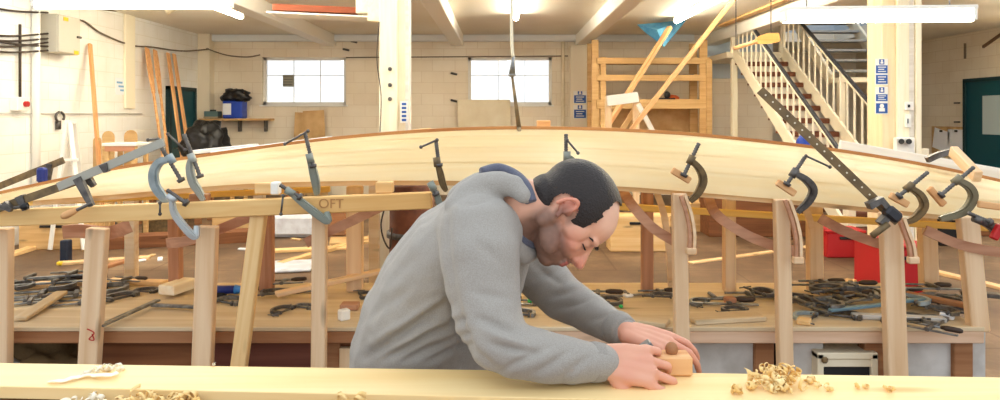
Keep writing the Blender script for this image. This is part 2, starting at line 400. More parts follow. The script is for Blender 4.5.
# ------------------------------------------------------------------ left wall fittings
t = thing('junction_box', (XL+.1, 9.35, 2.6), 'grey metal electrical cabinet with yellow stickers high on left wall', 'electrical box')
y0, y1 = 5.95*F/460, 5.95*F/437
build('cabinet', bx((XL+.11, (y0+y1)/2, (PZ(12, 9)+PZ(53, 9))/2), (.22, y1-y0, .5), .01), GREYB, t)
build('lid', bx((XL+.23, (y0+y1)/2, (PZ(12, 9)+PZ(53, 9))/2), (.02, y1-y0-.02, .48), .005), mat('grey_lid', (206, 200, 186), .5), t)
st = build('sticker', bx((XL+.243, y0+.15, 2.86), (.004, .1, .05)), YEL, t); tag(st, 'yellow warning sticker at the top')
build('sticker', bx((XL+.243, y1-.1, 2.44), (.004, .1, .05)), YEL, t)
build('latch', bx((XL+.25, y1-.05, 2.65), (.03, .08, .03), .004), DSTEEL, t)
for k, (ya, yb) in enumerate(((5, 12), (35, 33), (40, 38), (47, 42), (36, 46), (50, 50))):
    bm = bmesh.new(); tube(bm, smoothpath([(XL+.05, 7.6, PZ(ya, 8)), (XL+.05, 8.4, PZ((ya+yb)/2+3, 8.5)), (XL+.1, y0, PZ(yb, 9.0))]), .014, 6)
    tag(build('electric_cable', bm, DCABLE, None, True, loc=(XL+.05, 8.4, PZ(ya, 8))), 'dark electric cable running into the left side of the wall cabinet', 'cable', 'cables into the wall cabinet')
bm = bmesh.new(); tube(bm, [(XL+.04, 8.62, PZ(24, 8.6)), (XL+.04, 8.62, PZ(98, 8.6))], .016, 6)
tag(build('conduit', bm, DCABLE, None, True, loc=(XL+.04, 8.62, 2)), 'dark vertical conduit dropping to the red isolator switch', 'conduit')
t = thing('isolator_switch', (XL+.05, 8.6, PZ(104, 8.6)), 'small white switch with red knob on the left wall', 'switch')
build('switch_box', bx((XL+.05, 8.6, PZ(104, 8.6)), (.1, .22, .17), .01), WHITEP, t)
bm = bmesh.new(); cyl(bm, (XL+.1, 8.62, PZ(104, 8.6)), (XL+.14, 8.62, PZ(104, 8.6)), .035); build('knob', bm, RED, t)
# the long wandering cable (left wall then far wall)
bm = bmesh.new()
pts = [(66, 24), (74, 20), (84, 22), (96, 31), (108, 37), (120, 42), (134, 46), (150, 47), (170, 50), (186, 51)]
def onleft(x, y): d = -XL*F/(HX-x); return Vector((XL+.02, d, PZ(y, d)))
pl = [onleft(*q) for q in pts]+[onleft(197, 50)+Vector((.25, -.15, 0))]
pf = [Vector((PX(x, 13.95), 13.95, PZ(y, 13.95))) for x, y in ((212, 50), (226, 55), (246, 57), (260, 55))]
pf[0].y = 13.74
tube(bm, smoothpath(pl+pf), .014, 6)
tag(build('power_cable', bm, CABLE, None, True, loc=pl[4]), 'grey cable looping from the electrical cabinet along the left wall', 'cable')
bm = bmesh.new(); tube(bm, [Vector((PX(346, 13.97), 13.97, PZ(57.5, 13.97))), Vector((PX(568, 13.97), 13.97, PZ(56, 13.97)))], .012, 6)
tag(build('conduit', bm, CABLE, None, True, loc=P(450, 57, 13.97)), 'thin horizontal conduit along the far wall between the windows', 'conduit')
bm = bmesh.new(); tube(bm, [Vector((XL+.02, 7.5, PZ(113.5, 9))), Vector((XL+.02, 11.6, PZ(113.5, 9)))], .008, 6)
tag(build('conduit', bm, mat('pale_conduit', (206, 204, 196), .5), None, True, loc=(XL, 9, 1.6)), 'pale thin conduit running level along the left wall', 'conduit')
bm = bmesh.new(); tube(bm, [onleft(70, 4), onleft(125, 12), onleft(185, 28)], .02, 6)
tag(build('conduit', bm, CABLE, None, True, loc=onleft(125, 10)), 'grey conduit under the ceiling along the left wall', 'conduit')
bm = bmesh.new(); tube(bm, smoothpath([Vector((PX(563, 13.94), 13.94, .0)), Vector((PX(563, 13.94), 13.94, 1.5)), Vector((PX(563, 13.94), 13.94, ZC-.14))]), .035, 8)
tag(build('drain_pipe', bm, CREAM, None, True, loc=P(563, 100, 13.94)), 'cream vertical pipe on the far wall left of the blue signs', 'pipe')
bm = bmesh.new(); tube(bm, [Vector((XL+.05, 8.9, 0)), Vector((XL+.05, 8.9, ZC))], .05, 8)
tag(build('drain_pipe', bm, WHITEP, None, True, loc=(XL+.05, 8.9, 0)), 'white vertical pipe on the left wall beside the isolator switch', 'pipe')
# hook on wall
bm = bmesh.new(); d = -XL*F/(HX-57)
tube(bm, [Vector((XL+.04, d+.09*math.cos(a), PZ(117, d)+.07*math.sin(a))) for a in [i*.6-.6 for i in range(9)]], .016, 6)
box(bm, (XL+.03, d-.02, PZ(125, d)), (.04, .06, .12))
tag(build('wall_hook', bm, DSTEEL, None, True, loc=(XL, d, PZ(117, d))), 'small dark curled hook fixed to the white left wall', 'hook')
d = -XL*F/(HX-121)
bm = bx((XL+.006, d, PZ(86.5, d)), (.006, .33, .26)); o = build('wall_notice', bm, PAPER); tag(o, 'small white and blue notice on the left wall between the leaning boards', 'notice')
bm = bmesh.new()
for q in range(3): box(bm, (XL+.011, d-.06+.05*q, PZ(86.5, d)+.06-.06*q), (.004, .16, .03))
build('printed_line', bm, mat('pale_blue_print', (130, 180, 216), .6), o)
# cctv-like spot on ceiling
t = thing('spotlight', P(172, 10, 9), 'small brass and cream spotlight under the ceiling at upper left', 'spotlight')
z = P(172, 10, 9)
bm = bmesh.new(); cyl(bm, z+Vector((-.07, 0, -.02)), z+Vector((.07, 0, .06)), .045); build('lamp_head', bm, CREAM, t)
bm = bmesh.new(); cyl(bm, z, Vector((z.x, z.y, ZC)), .012); build('bracket', bm, BRONZE, t)

# leaning boards / oars against the left wall
def leaning(name, foot, head, w, h, m, label, cat, blade=None):
    f = Vector(foot); hd = Vector(head)
    t = thing(name, f, label, cat)
    if blade:
        d = (hd-f).normalized()
        bm = bmesh.new(); cyl(bm, f, f+(hd-f)*.74, h*.5, 10, h*.42); build('shaft', bm, m, t, True)
        L = (hd-f).length
        ks = [.72, .78, .86, .95, 1.0]; ws = [h, w*.7, w, w*.95, w*.8]
        bm = bmesh.new(); sweep(bm, [f+(hd-f)*k for k in ks], ws, [h*.8, h*.5, .02, .015, .012], up=Vector((1, 0, 0)))
        build('blade', bm, m, t)
    else:
        beam('board', f, hd, w, h, m, t, up=Vector((1, 0, 0)))
    return t
def LP_(x, y, off=0):
    d = (-XL-off)*F/(HX-x); return Vector((XL+off, d, PZ(y, d)))
a = LP_(103, 240, .7); a.z = 0.01
leaning('wooden_batten', Vector((-5.2, 9.2, .02)), LP_(90, 44, .05), .06, .04, OAR, 'tall thin orange timber batten leaning alone on the left wall', 'batten')
specs = [('long_oar', (147, 48), (168, 170), .16, .05, 'leftmost upright oar leaning beside the teal left door', 'oar', True),
         ('long_oar', (155, 50), (172, 170), .16, .05, 'broad bladed oar leaning second from left by the teal left door', 'oar', True),
         ('wooden_batten', (168, 53), (186, 175), .10, .03, 'narrow pale batten leaning in front of the left edge of the teal door', 'batten', False),
         ('wooden_batten', (174, 54), (194, 175), .10, .03, 'pale batten leaning across the middle of the teal left door', 'batten', False)]
for n, (hx, hy), (fx, fy), w_, h_, lab, cat, bl in specs:
    hd = LP_(hx, hy, .08); ft = P(fx, 200, (hd.y-.5)); ft = Vector((ft.x, hd.y-.4, .02))
    ft.x = PX(fx+3, ft.y)
    leaning(n, ft, hd, w_, h_, OAR, lab, cat, bl)
# plywood pieces with rounded top (boat templates) & A trestle at left
def template(px0, px1, top, d, m, label, name='plywood_template', arch=True):
    x0, x1 = PX(px0, d), PX(px1, d); z1 = PZ(top, d); bm = bmesh.new(); r = (x1-x0)/2; xc = (x0+x1)/2
    pts = [(x0, 0.02)]+[(xc-r*math.cos(PI*k/10), z1-r+r*math.sin(PI*k/10)) for k in range(11)]+[(x1, .02)]
    A = [bm.verts.new((p[0], d, p[1])) for p in pts]; B = [bm.verts.new((p[0], d+.018, p[1])) for p in pts]
    bm.faces.new(A); bm.faces.new(B[::-1])
    for i in range(len(pts)): j = (i+1) % len(pts); bm.faces.new((A[i], B[i], B[j], A[j]))
    return tag(build(name, bm, m, loc=(xc, d, 0)), label, 'template')
template(102, 114, 131, 9.4, SHELFW, 'round topped orange plywood template left of the red bench end')
template(93, 101, 137, 9.6, PLY, 'narrow pale round topped template beside the orange one')
template(124, 137, 130, 9.8, SHELFW, 'round topped plywood template standing near the oars')
t = thing('folding_trestle', P(72, 200, 8.4), 'tall white folding trestle standing by the left wall', 'trestle'); b0 = P(68, 122, 8.4)
for k, (fx, fy) in enumerate(((50, 8.2), (84, 8.2), (56, 8.9), (88, 8.9))):
    beam('leg', (PX(fx, fy), fy, .02), (b0.x+(.02 if k % 2 else -.02), b0.y+(0 if k < 2 else .1), b0.z), .05, .03, WHITEP, t)
beam('top_rail', (b0.x, b0.y-.02, b0.z), (b0.x, b0.y+.14, b0.z), .08, .04, WHITEP, t)
beam('stretcher', P(60, 160, 8.3), P(78, 160, 8.3), .03, .03, WHITEP, t)
t = thing('low_workbench', (PX(118, 9.1), 9.1, 0), 'small white topped work table with red front below the notice', 'table')
build('table_top', bx((PX(127, 9.1), 9.1, PZ(144, 9.1)), (.44, .4, .04), .005), WHITEP, t)
build('apron', bx((PX(127, 9.1), 8.93, PZ(148, 9.1)), (.38, .03, .07), .004), mat('salmon', (206, 146, 112), .6), t)
for sx in (-.17, .17):
    for sy in (-.15, .15): build('leg', bx((PX(127, 9.1)+sx, 9.1+sy, PZ(146, 9.1)/2), (.05, .05, PZ(146, 9.1)), .004), SHELFW, t)

# ------------------------------------------------------------------ far wall furniture
t = thing('wall_shelf', P(244, 120, 13.8), 'plank shelf on metal brackets below the left window', 'shelf')
build('shelf_board', bx(((PX(203, 13.8)+PX(272, 13.8))/2, 13.78, PZ(119.5, 13.8)), (1.35, .4, .04), .004), SHELFW, t)
for x in (214, 240, 266):
    build('bracket', bx((PX(x, 13.9), 13.9, PZ(126, 13.9)), (.03, .16, .22), .004), DSTEEL, t)
t = thing('plastic_crate', P(235, 118, 13.7), 'blue plastic box with a white label under a black bag', 'box')
zt = PZ(119.5, 13.8)+.022
build('crate_body', bx((PX(235, 13.7), 13.7, zt+.17), (.38, .3, .34), .02), BLUE, t)
build('paper_label', bx((PX(230, 13.7), 13.545, zt+.18), (.16, .006, .22)), PAPER, t)
def blob(c, s, m, name, label, cat, seed=0, amp=.18, kind=None):
    bm = bmesh.new(); g = bmesh.ops.create_icosphere(bm, subdivisions=4, radius=1)
    for v in bm.verts:
        n = v.co.normalized(); k = 1+amp*noise.fractal(n*1.7+Vector((seed, 0, 0)), 1, 2, 4)+amp*.35*noise.noise(n*6+Vector((0, seed, 0)))
        v.co = Vector((n.x*s[0]*k, n.y*s[1]*k, max(n.z*s[2]*k, -s[2]*.6)))+Vector(c)
    return tag(build(name, bm, m, smooth=True, loc=c), label, cat, kind=kind)
blob((PX(236, 13.7), 13.7, zt+.42), (.27, .18, .17), BBAG, 'bin_bag', 'black plastic bag bulging over the blue box on the far shelf', 'bag', 2, .3)
t = thing('tool_case', P(213, 118, 13.7), 'small grey green tool case on the left end of the far shelf', 'case')
build('case_body', bx((PX(213, 13.7), 13.7, zt+.07), (.27, .22, .14), .01), mat('slate_case', (84, 110, 112), .5), t)
build('handle', bx((PX(213, 13.7), 13.7, zt+.155), (.12, .02, .03), .004), BLACK, t)
build('case_base', bx((PX(213, 13.7), 13.7, zt+.02), (.28, .23, .03), .004), mat('tan_case', (170, 150, 120), .5), t)
blob((PX(206, 11.6), 11.6, PZ(146, 11.6)), (.36, .3, .42), BBAG, 'bin_bag', 'large black rubbish bag heaped by the corner behind the hull', 'bag', 5, .3)
t = thing('side_table', (PX(212, 11.6), 11.6, 0), 'plain timber table hidden behind the hull holding a black bag', 'table')
ztb = PZ(146, 11.6)-.25
build('table_top', bx((PX(212, 11.6), 11.6, ztb-.02), (1.0, .7, .04), .004), SHELFW, t)
for sx in (-.45, .45):
    for sy in (-.3, .3): build('leg', bx((PX(212, 11.6)+sx, 11.6+sy, ztb/2-.02), (.06, .06, ztb-.04), .004), SHELFW, t)
for k, (x0, x1, y0, y1, dd, lab) in enumerate(((293, 309, 112, 136, 13.9, 'square plywood offcut leaning left on the far wall under the window'), (305, 326, 110, 138, 13.82, 'larger plywood offcut leaning right on the far wall under the window'))):
    bm = bmesh.new(); box(bm, ((PX(x0, dd)+PX(x1, dd))/2, dd, PZ(y0, dd)/2), (PX(x1, dd)-PX(x0, dd), .018, PZ(y0, dd)-.02), 0, Matrix.Rotation(.05*(-1)**k, 3, 'Y'))
    tag(build('plywood_sheet', bm, PLY, loc=(PX(x0, dd), dd, 0)), lab, 'plywood')
bm = bx((PX(484, 13.9), 13.9, PZ(150, 13.9)), (1.05, .08, 2.0), .01); tag(build('wall_cupboard', bm, CREAM, loc=(PX(484, 13.9), 13.9, 0)), 'cream flush cupboard against the far wall below the right window', 'cupboard')
# small dark marks on far wall: wall hooks
for k, (x, y) in enumerate(((322, 37), (354, 42), (346, 50), (454, 74), (454, 101))):
    bm = bmesh.new(); tube(bm, [P(x-3, y-1, 13.98), P(x+3, y+.4, 13.96)], .024, 6)
    tag(build('iron_bracket', bm, DSTEEL, loc=P(x, y, 13.95)), 'short rusty iron stub sticking from the far wall', 'bracket', 'iron stubs on the far wall')
def sign(c, w, h, dirv, label, blocks, base=WHITEP, group=None):
    """small panel in XZ plane facing camera, blue fields with white rows"""
    o = thing('safety_sign', c, label, 'sign', group)
    build('sign_board', bx(c, (w, .006, h)), base, o)
    for (u, v, bw, bh, kind) in blocks:
        cc = Vector(c)+Vector((u*w, -.005, v*h))
        build('blue_field', bx(cc, (bw*w, .004, bh*h)), SIGNB, o)
        bm = bmesh.new()
        if kind == 'txt':
            for q in range(3):
                box(bm, cc+Vector((-.05*w if q == 1 else 0, -.004, (q-1)*bh*h*.27)), (bw*w*(.5 if q == 1 else .7), .003, bh*h*.1))
        else:
            bmesh.ops.create_uvsphere(bm, u_segments=10, v_segments=6, radius=bw*w*.2, matrix=Matrix.Translation(cc+Vector((0, -.003, bh*h*.22))) @ Matrix.Diagonal((1, .15, 1, 1)))
            box(bm, cc+Vector((0, -.004, -bh*h*.15)), (bw*w*.5, .003, bh*h*.35))
        build('white_mark', bm, WHITEP, o)
for k, (y0, y1, lab) in enumerate(((91, 103.5, 'upper small blue and white safety sign on the far pilaster'), (105, 118.5, 'lower small blue and white safety sign on the far pilaster'))):
    d = 13.79; sign(P(580, (y0+y1)/2, d), .26, (y1-y0)*d/F, 0, lab, [(0, -.15, .9, .62, 'txt'), (0, .34, .35, .28, 'p')])

# shelving unit
D = 12.9
t = thing('shelving_unit', P(650, 200, D), 'tall open timber shelving unit against the far wall', 'shelving')
for x, w_ in ((595, .12), (603, .1), (703, .14)):
    for yy in (D-.3, D+.35): build('upright', bx((PX(x, D-.3), yy, (ZC-.25)/2 if x != 603 else 1.32), (w_, .07, ZC-.25 if x != 603 else 2.64), .004), SHELFW, t)
build('upright', bx((PX(708, D-.3), D-.36, 1.15), (.1, .06, 2.9), .004), SHELFW, t)
zs = [PZ(61, D-.3), PZ(78, D-.3), PZ(103, D-.3), PZ(135, D-.3)]
xa, xb = PX(594, D), PX(704, D)
for z in zs: build('shelf', bx(((xa+xb)/2, D, z), (xb-xa, .66, .05), .004), SHELFW, t)
for z in (zs[0], zs[1]): build('lip', bx(((xa+xb)/2, D-.35, z), (xb-xa, .03, .11), .004), SHELFW, t)
build('lip', bx(((xa+xb)/2, D-.35, zs[2]-.02), (xb-xa, .03, .17), .004), SHELFW, t)
build('back_panel', bx(((xa+xb)/2, D+.4, (zs[2]+zs[3])/2), (xb-xa, .018, zs[2]-zs[3])), PLY, t)
bm = bmesh.new(); tube(bm, [(PX(640, D), D-.1, zs[1]+.055), (PX(692, D), D-.1, zs[1]+.055)], .028, 8)
tag(build('metal_pipe', bm, STEEL, smooth=True, loc=(PX(660, D), D-.1, zs[1])), 'grey metal pipe lying on the middle shelf of the unit', 'pipe')
for x, s_, m_, nm, lb in ((640, (.5, .12, .04), SHELFW, 'wooden_offcut', 'flat wooden offcut on the left of the third shelf'),
                      (681, (.4, .2, .05), OAR, 'wooden_offcut', 'orange wooden offcut on the right of the third shelf')):
    tag(build(nm, bx((PX(x, D), D-.05, zs[2]+.027+s_[2]/2), s_, .01), m_, loc=(PX(x, D), D-.05, zs[2])), lb, 'offcut')
t = thing('hand_plane', (PX(664, D), D-.1, zs[2]+.02), 'black hand plane standing on the third shelf of the unit', 'plane')
build('plane_body', bx((PX(664, D), D-.1, zs[2]+.06), (.35, .1, .07), .01), BLACK, t)
bm = bmesh.new(); ell(bm, (PX(666, D), D-.1, zs[2]+.15), (.06, .04, .07)); build('grip', bm, BLACK, t, True)
blob((PX(672, D), D, zs[2]+.08), (.14, .12, .08), ORANGE, 'cloth_bundle', 'small brown cloth bundle behind the black plane on the shelf', 'cloth', 9)
# blue triangular sheet and poles
bm = bmesh.new(); dd = 10.6
dd = 11.85; A = P(637, 25, dd); B = P(686, 20.5, dd); Cc = P(664, 47, dd-.2); Dm = P(657, 30, dd-.25)
v = [bm.verts.new(q) for q in (A, B, Cc, Dm)]
bm.faces.new((v[0], v[3], v[2])); bm.faces.new((v[3], v[1], v[2])); bm.faces.new((v[0], v[1], v[3]))
bmesh.ops.subdivide_edges(bm, edges=bm.edges, cuts=6, use_grid_fill=True)
for q in bm.verts: q.co.y += .03*noise.noise(q.co*5)
o = build('blue_sheet', bm, BLUES, smooth=False, loc=A); sd = o.modifiers.new('t', 'SOLIDIFY'); sd.thickness = .01
tag(o, 'blue plastic sheet hanging as a triangle from the ceiling', 'sheet')
tag(beam('long_pole', (.37, 8.4, .02), P(670, 27, 9.6), .07, .05, OAR), 'shorter pale pole slanting up to the blue sheet', 'pole')
tag(beam('long_pole', (PX(628, 8)-1.06, 8.0, .03), P(736, -4, 8), .06, .05, OAR), 'longer pole slanting up in front of the shelving to the ceiling', 'pole')
# white trestle in front of the shelves
t = thing('white_trestle', P(622, 200, 8.8), 'whitish timber trestle with a white board in front of the shelving', 'trestle')
beam('top_board', P(607, 101, 8.8), P(638, 97, 8.8), .06, .13, WHITEP, t)
for x in (609, 637): build('leg', bx((PX(x, 8.8), 8.8+.06, PZ(97, 8.8)/2), (.08, .05, PZ(97, 8.8)), .004), PINEZ, t)
beam('brace', P(638, 104, 8.75), P(653, 132, 8.75), .04, .06, WHITEW, t)
beam('brace', P(636, 107, 8.95), P(622, 130, 8.95), .04, .06, SHELFW, t)

# ------------------------------------------------------------------ posts
t = thing('timber_post', (PX(395, 5.6), 5.6, 0), 'cream painted timber post left of centre reaching the ceiling', 'post')
build('post_shaft', bx((PX(390, 5.6), 5.6, ZC/2), (.14, .2, ZC), .01), CREAMP, t)
build('post_shaft', bx((PX(402, 5.6), 5.63, ZC/2), (.07, .2, ZC), .008), CREAM, t)
build('cheek_board', bx((PX(407.5, 5.6), 5.62, ZC/2), (.035, .16, ZC), .004), WHITEW, t)
for y in (69, 85, 99): build('bolt', bx(P(390, y, 5.48), (.03, .03, .03), .008), DSTEEL, t)
build('post_base', bx((PX(395, 5.6), 5.6, .12), (.4, .4, .24), .02), CREAM, t)
o = thing('safety_sign', P(404, 112, 5.5), 'narrow blue and white vertical sign on the left timber post', 'sign')
build('sign_board', bx(P(404, 112, 5.5), (.06, .005, .17)), WHITEP, o)
bm = bmesh.new()
for q in range(5): box(bm, P(404, 104+q*4, 5.494), (.035, .003, .018))
build('printed_line', bm, SIGNB, o)
bm = bmesh.new(); tube(bm, smoothpath([P(379, 22, 5.5), P(377, 60, 5.5), P(381, 95, 5.5), P(380, 132, 5.5)]), .004, 6)
tag(build('hanging_wire', bm, DCABLE, loc=P(378, 60, 5.5)), 'thin dark wire hanging beside the left timber post', 'wire')
d = 7.6
t = thing('timber_post', (PX(893, d), d, 0), 'thick cream timber post at right carrying blue signs', 'post')
build('post_shaft', bx((PX(881, d), d, ZC/2), (.15, .3, ZC), .01), wood('gold_post', (236, 214, 170), (244, 226, 188), 'z', knots=False), t)
build('post_shaft', bx((PX(894, d), d-.03, ZC/2), (.13, .3, ZC), .008), CREAMP, t)
build('cheek_board', bx((PX(903, d), d, ZC/2), (.07, .3, ZC), .004), WHITEW, t)
build('cheek_board', bx((PX(909.5, d), d-.02, ZC/2), (.06, .3, ZC), .004), CREAMP, t)
build('post_base', bx((PX(893, d), d, .12), (.6, .45, .24), .02), CREAM, t)
for y0, y1, lab, bl in ((59, 85, 'upper blue and white safety sign on the right timber post', [(0, -.28, .9, .34, 'txt'), (0, .1, .9, .3, 'txt'), (0, .38, .4, .2, 'p')]), (87, 114, 'lower blue and white safety sign on the right timber post', [(0, -.28, .9, .36, 'p'), (0, .1, .9, .25, 'txt'), (0, .38, .4, .2, 'p')])):
    sign(P(881.5, (y0+y1)/2, d-.16), .135, (y1-y0)*d/F, 0, lab, bl)
t = thing('wall_socket', P(909, 106, d-.2), 'white electrical socket on the right edge of the right post', 'socket')
build('socket_plate', bx(P(909, 106, d-.19), (.09, .03, .09), .006), WHITEP, t)
build('switch', bx(P(909, 106, d-.21), (.02, .01, .03)), BLACK, t)
t = thing('wall_socket', P(908, 121, d-.2), 'white cable box below the socket on the right post', 'socket')
build('socket_plate', bx(P(908, 121, d-.19), (.06, .03, .14), .006), WHITEP, t)
build('marking', bx(P(908, 121, d-.21), (.012, .006, .05)), STEEL, t)
t = thing('double_socket', P(905, 141, d-.25), 'white socket box with two black plugs low on the right post', 'socket')
build('socket_box', bx(P(904, 147, d-.21), (.2, .06, .2), .006), WHITEP, t)
for x in (901.5, 909): 
    bm = bmesh.new(); cyl(bm, P(x, 141.5, d-.24), P(x, 141.5, d-.32), .028, 12); build('plug', bm, BLACK, t)

# hung things under the ceiling
tag(beam('mahogany_board', P(277, 9, 6.0), P(359, 12.5, 6.0), .25, .055, mat('mahogany', (140, 66, 28), .5)), 'dark red brown board slung flat under the ceiling at upper left', 'board')
t = thing('overhead_rack', P(370, 10, 5.6), 'cream timber hanging rack fixed beside the left timber post', 'rack')
zc_ = ZC-.11
beam('hanger_board', P(364, -20, 5.9), P(364, 14, 5.9), .12, .1, CREAMP, t, up=Vector((0, 1, 0)))
beam('hanger_board', P(378, -20, 5.65), P(376, 22, 5.65), .12, .12, CREAMP, t, up=Vector((0, 1, 0)))
beam('cross_board', P(272, 14.5, 6.02), P(372, 19, 6.02), .3, .015, WHITEP, t)
tag(beam('pale_plank', (3.92, 12.4, 3.18), (3.92, 8.6, 3.18), .12, .035, SHELFW), 'yellow plank fixed under the ceiling beside the white beam at right', 'plank')
t = thing('hanging_oar', P(757, 41, 7.4), 'short varnished oar hanging by strings below the white ceiling beam', 'oar')
a_, b_ = P(734, 48.5, 7.4), P(757, 41.5, 7.4)
bm = bmesh.new(); cyl(bm, a_, b_, .022, 10); build('shaft', bm, OAR, t, True)
bm = bmesh.new(); sweep(bm, [P(755, 42.2, 7.4), P(760, 40, 7.4), P(768, 38.6, 7.4), P(777, 37.5, 7.4), P(779.5, 37, 7.4)], [.04, .09, .115, .10, .08], [.03, .018, .014, .012, .01], up=Vector((0, 1, 0)))
build('blade', bm, wood('varnished', (210, 146, 76), (226, 170, 100), knots=False), t)
for x, y in ((736, 47), (771, 35)):
    bm = bmesh.new(); tube(bm, [P(x, y, 7.4), Vector((PX(x, 7.4), 7.4, ZC))], .006, 5); build('string', bm, DCABLE, t)
# hanging cord with pointed weight and rod
t = thing('plumb_cord', P(513, 100, 3.9), 'pale cord with pointed weight hanging from ceiling to the keel', 'hanging cord')
dk = 3.9
bm = bmesh.new(); tube(bm, smoothpath([Vector((PX(512, dk), dk, ZC)), P(511.5, 20, dk), P(513, 57, dk)]), .009, 7); build('cord', bm, ROPE, t, True)
bm = bmesh.new(); cyl(bm, P(513.5, 56, dk), P(512, 75, dk), .008, 10, .02); ell(bm, P(512, 75, dk), (.021, .021, .012)); build('weight', bm, STEEL, t, True)
bm = bmesh.new(); cyl(bm, P(512, 75, dk), P(519, 128, dk-.03), .007, 8, .013); cyl(bm, P(519, 128, dk-.03), P(521.5, 172, 3.33), .012, 8, .012); build('rod', bm, BRONZE, t, True)

# ------------------------------------------------------------------ staircase
t = thing('staircase', (4.57, 8.45, 0), 'cream painted staircase with brown treads rising away on the right', 'staircase')
XA, XB = 4.17, 4.97
def sy(i): return 8.15+.304*i
def sz(i): return .194*i
for i in range(1, 15):
    build('tread', bx(((XA+XB)/2, sy(i)+.15, sz(i)-.018), (XB-XA, .33, .036), .005), TREAD, t)
    build('tread_nosing', bx(((XA+XB)/2, sy(i)-.015, sz(i)-.045), (XB-XA, .03, .07), .005), TREAD, t)
    build('riser', bx(((XA+XB)/2, sy(i)+.02, sz(i)-.11), (XB-XA, .02, .15)), STAIRW, t)
for x in (XA-.03, XB+.03):
    beam('stringer', (x, sy(.2), sz(.2)+.05), (x, sy(14.2), sz(14.2)+.02), .04, .2, STAIRW, t)
    hr = beam('handrail', (x, sy(.6), sz(.6)+.92), (x, sy(14), sz(14)+.92), .04, .045, HANDR, t)
    beam('under_rail', (x, sy(.6), sz(.6)+.87), (x, sy(14), sz(14)+.87), .03, .03, STAIRW, t)
    for k in range(20):
        i = .9+k*.68
        build('baluster', bx((x, sy(i), sz(i)+.44), (.022, .022, .84)), STAIRW, t)
    for i in (.4, 14):
        build('newel_post', bx((x, sy(i), sz(i)+.55), (.09, .09, 1.15), .005), STAIRW, t)
build('landing', bx((4.56, 13.12, sz(14)-.05), (1.1, 1.5, .1)), STAIRW, t)
build('landing_post', bx((PX(734, 12.5), 12.5, 1.3), (.1, .1, 2.6), .005), CREAMP, t)
# upper flight: open treads
for i in range(6):
    build('upper_tread', bx((6.15, 12.0+.27*i, 2.35+.2*i), (1.0, .25, .04), .005), mat('grey_tread', (150, 150, 150), .6), t)
beam('upper_stringer', (5.62, 11.9, 2.2), (5.62, 13.6, 3.6), .05, .22, STAIRW, t)
beam('upper_stringer', (6.68, 11.9, 2.2), (6.68, 13.6, 3.6), .05, .22, STAIRW, t)
build('upper_landing', bx((6.15, 11.75, 2.18), (1.1, .5, .08)), STAIRW, t)
build('landing_post', bx((5.65, 11.6, 1.07), (.1, .1, 2.14), .005), STAIRW, t)
build('landing_post', bx((6.65, 11.6, 1.07), (.1, .1, 2.14), .005), STAIRW, t)
struct('wall_landing', bx((4.78, 13.96, 2.76), (1.3, .06, .86)), BLUEW)
blob((PX(803, 9.3), 9.3, PZ(146, 9.3)), (.09, .09, .16), BLUE, 'blue_jug', 'small blue container just above the hull by the stairs', 'container', 3, .1)
t = thing('side_cupboard', (PX(755, 9.3), 9.4, 0), 'low brown cupboard behind the hull at the foot of the stairs', 'cupboard')
build('cupboard_body', bx((PX(755, 9.3), 9.4, (PZ(146, 9.3)-.12)/2), (1.3, .45, PZ(146, 9.3)-.12), .01), BROWN, t)
build('cupboard_top', bx((PX(755, 9.3), 9.4, PZ(146, 9.3)-.1), (1.36, .5, .03), .005), TREAD, t)
# right wall things
t = thing('notice_board', (XR-.3, 12.4, PZ(141, 14)), 'plywood board with white paper templates standing by the teal right door', 'board')
def RP(x, y, off=.05): d = (XR-off)*F/(x-HX); return Vector((XR-off, d, PZ(y, d)))
a0 = RP(932, 128); a1 = RP(966, 127)
zb = PZ(157, a1.y)
build('ply_backing', bx((XR-.05, (a0.y+a1.y)/2, (PZ(127, a1.y)+zb)/2), (.02, a0.y-a1.y, PZ(127, a1.y)-zb), .003), PLY, t)
for x, w_, s_ in ((941, .3, .2), (956, .32, .0)):
    q = RP(x, 140, .07); build('paper_shape', bx(q, (.006, .5, .42), 0, Matrix.Rotation(s_, 3, 'X')), PAPER, t)
    build('clip', bx(RP(x, 131, .08), (.02, .07, .04)), BLACK, t)
tag(beam('stair_handrail', RP(983, 47, .1), RP(1010, 28, .1), .04, .05, mat('brown_rail', (112, 84, 60), .5)), 'short brown handrail on the right wall at the frame edge', 'handrail')
for k, (x, y) in enumerate(((957, 103), (957, 122))):
    q = RP(x, y, .02); tag(build('iron_bracket', bx(q, (.04, .14, .03)), DSTEEL, loc=q), 'short dark iron slot on the right wall left of the teal door', 'bracket', 'iron slots on the right wall')
q = RP(965, 51, .02); tag(build('wall_cable', bx(q, (.03, .03, .3)), CABLE, loc=q), 'short grey cable end high on the right wall', 'cable')

# ------------------------------------------------------------------ bench behind the man
BZ, BY0, BY1 = .63, 3.2, 4.05
BXA, BXB = -3.4, PX(985, 3.2)
t = thing('long_workbench', (0, 3.6, 0), 'long rough timber workbench running behind the man under the boat', 'workbench')
build('bench_top', bx(((BXA+BXB)/2, (BY0+BY1)/2, BZ-.01), (BXB-BXA, BY1-BY0, .02), .003), BENCHW, t)
build('fascia', bx(((BXA-.35)/2, BY0+.02, BZ-.048), (-.35-BXA, .035, .056), .004), BENCHF, t)
build('fascia', bx(((-.35+BXB)/2, BY0+.02, BZ-.048), (BXB+.35, .035, .056), .004), wood('pale_fascia', (206, 166, 132), (228, 194, 164)), t)
for x in (BXA+.1, PX(86, 3.25), PX(330, 3.25), PX(560, 3.25), PX(765, 3.25), PX(875, 3.25), BXB-.06):
    for y in (BY0+.09, BY1-.06): build('leg', bx((x, y, (BZ-.02)/2), (.09, .07, BZ-.02), .005), BENCHF, t)
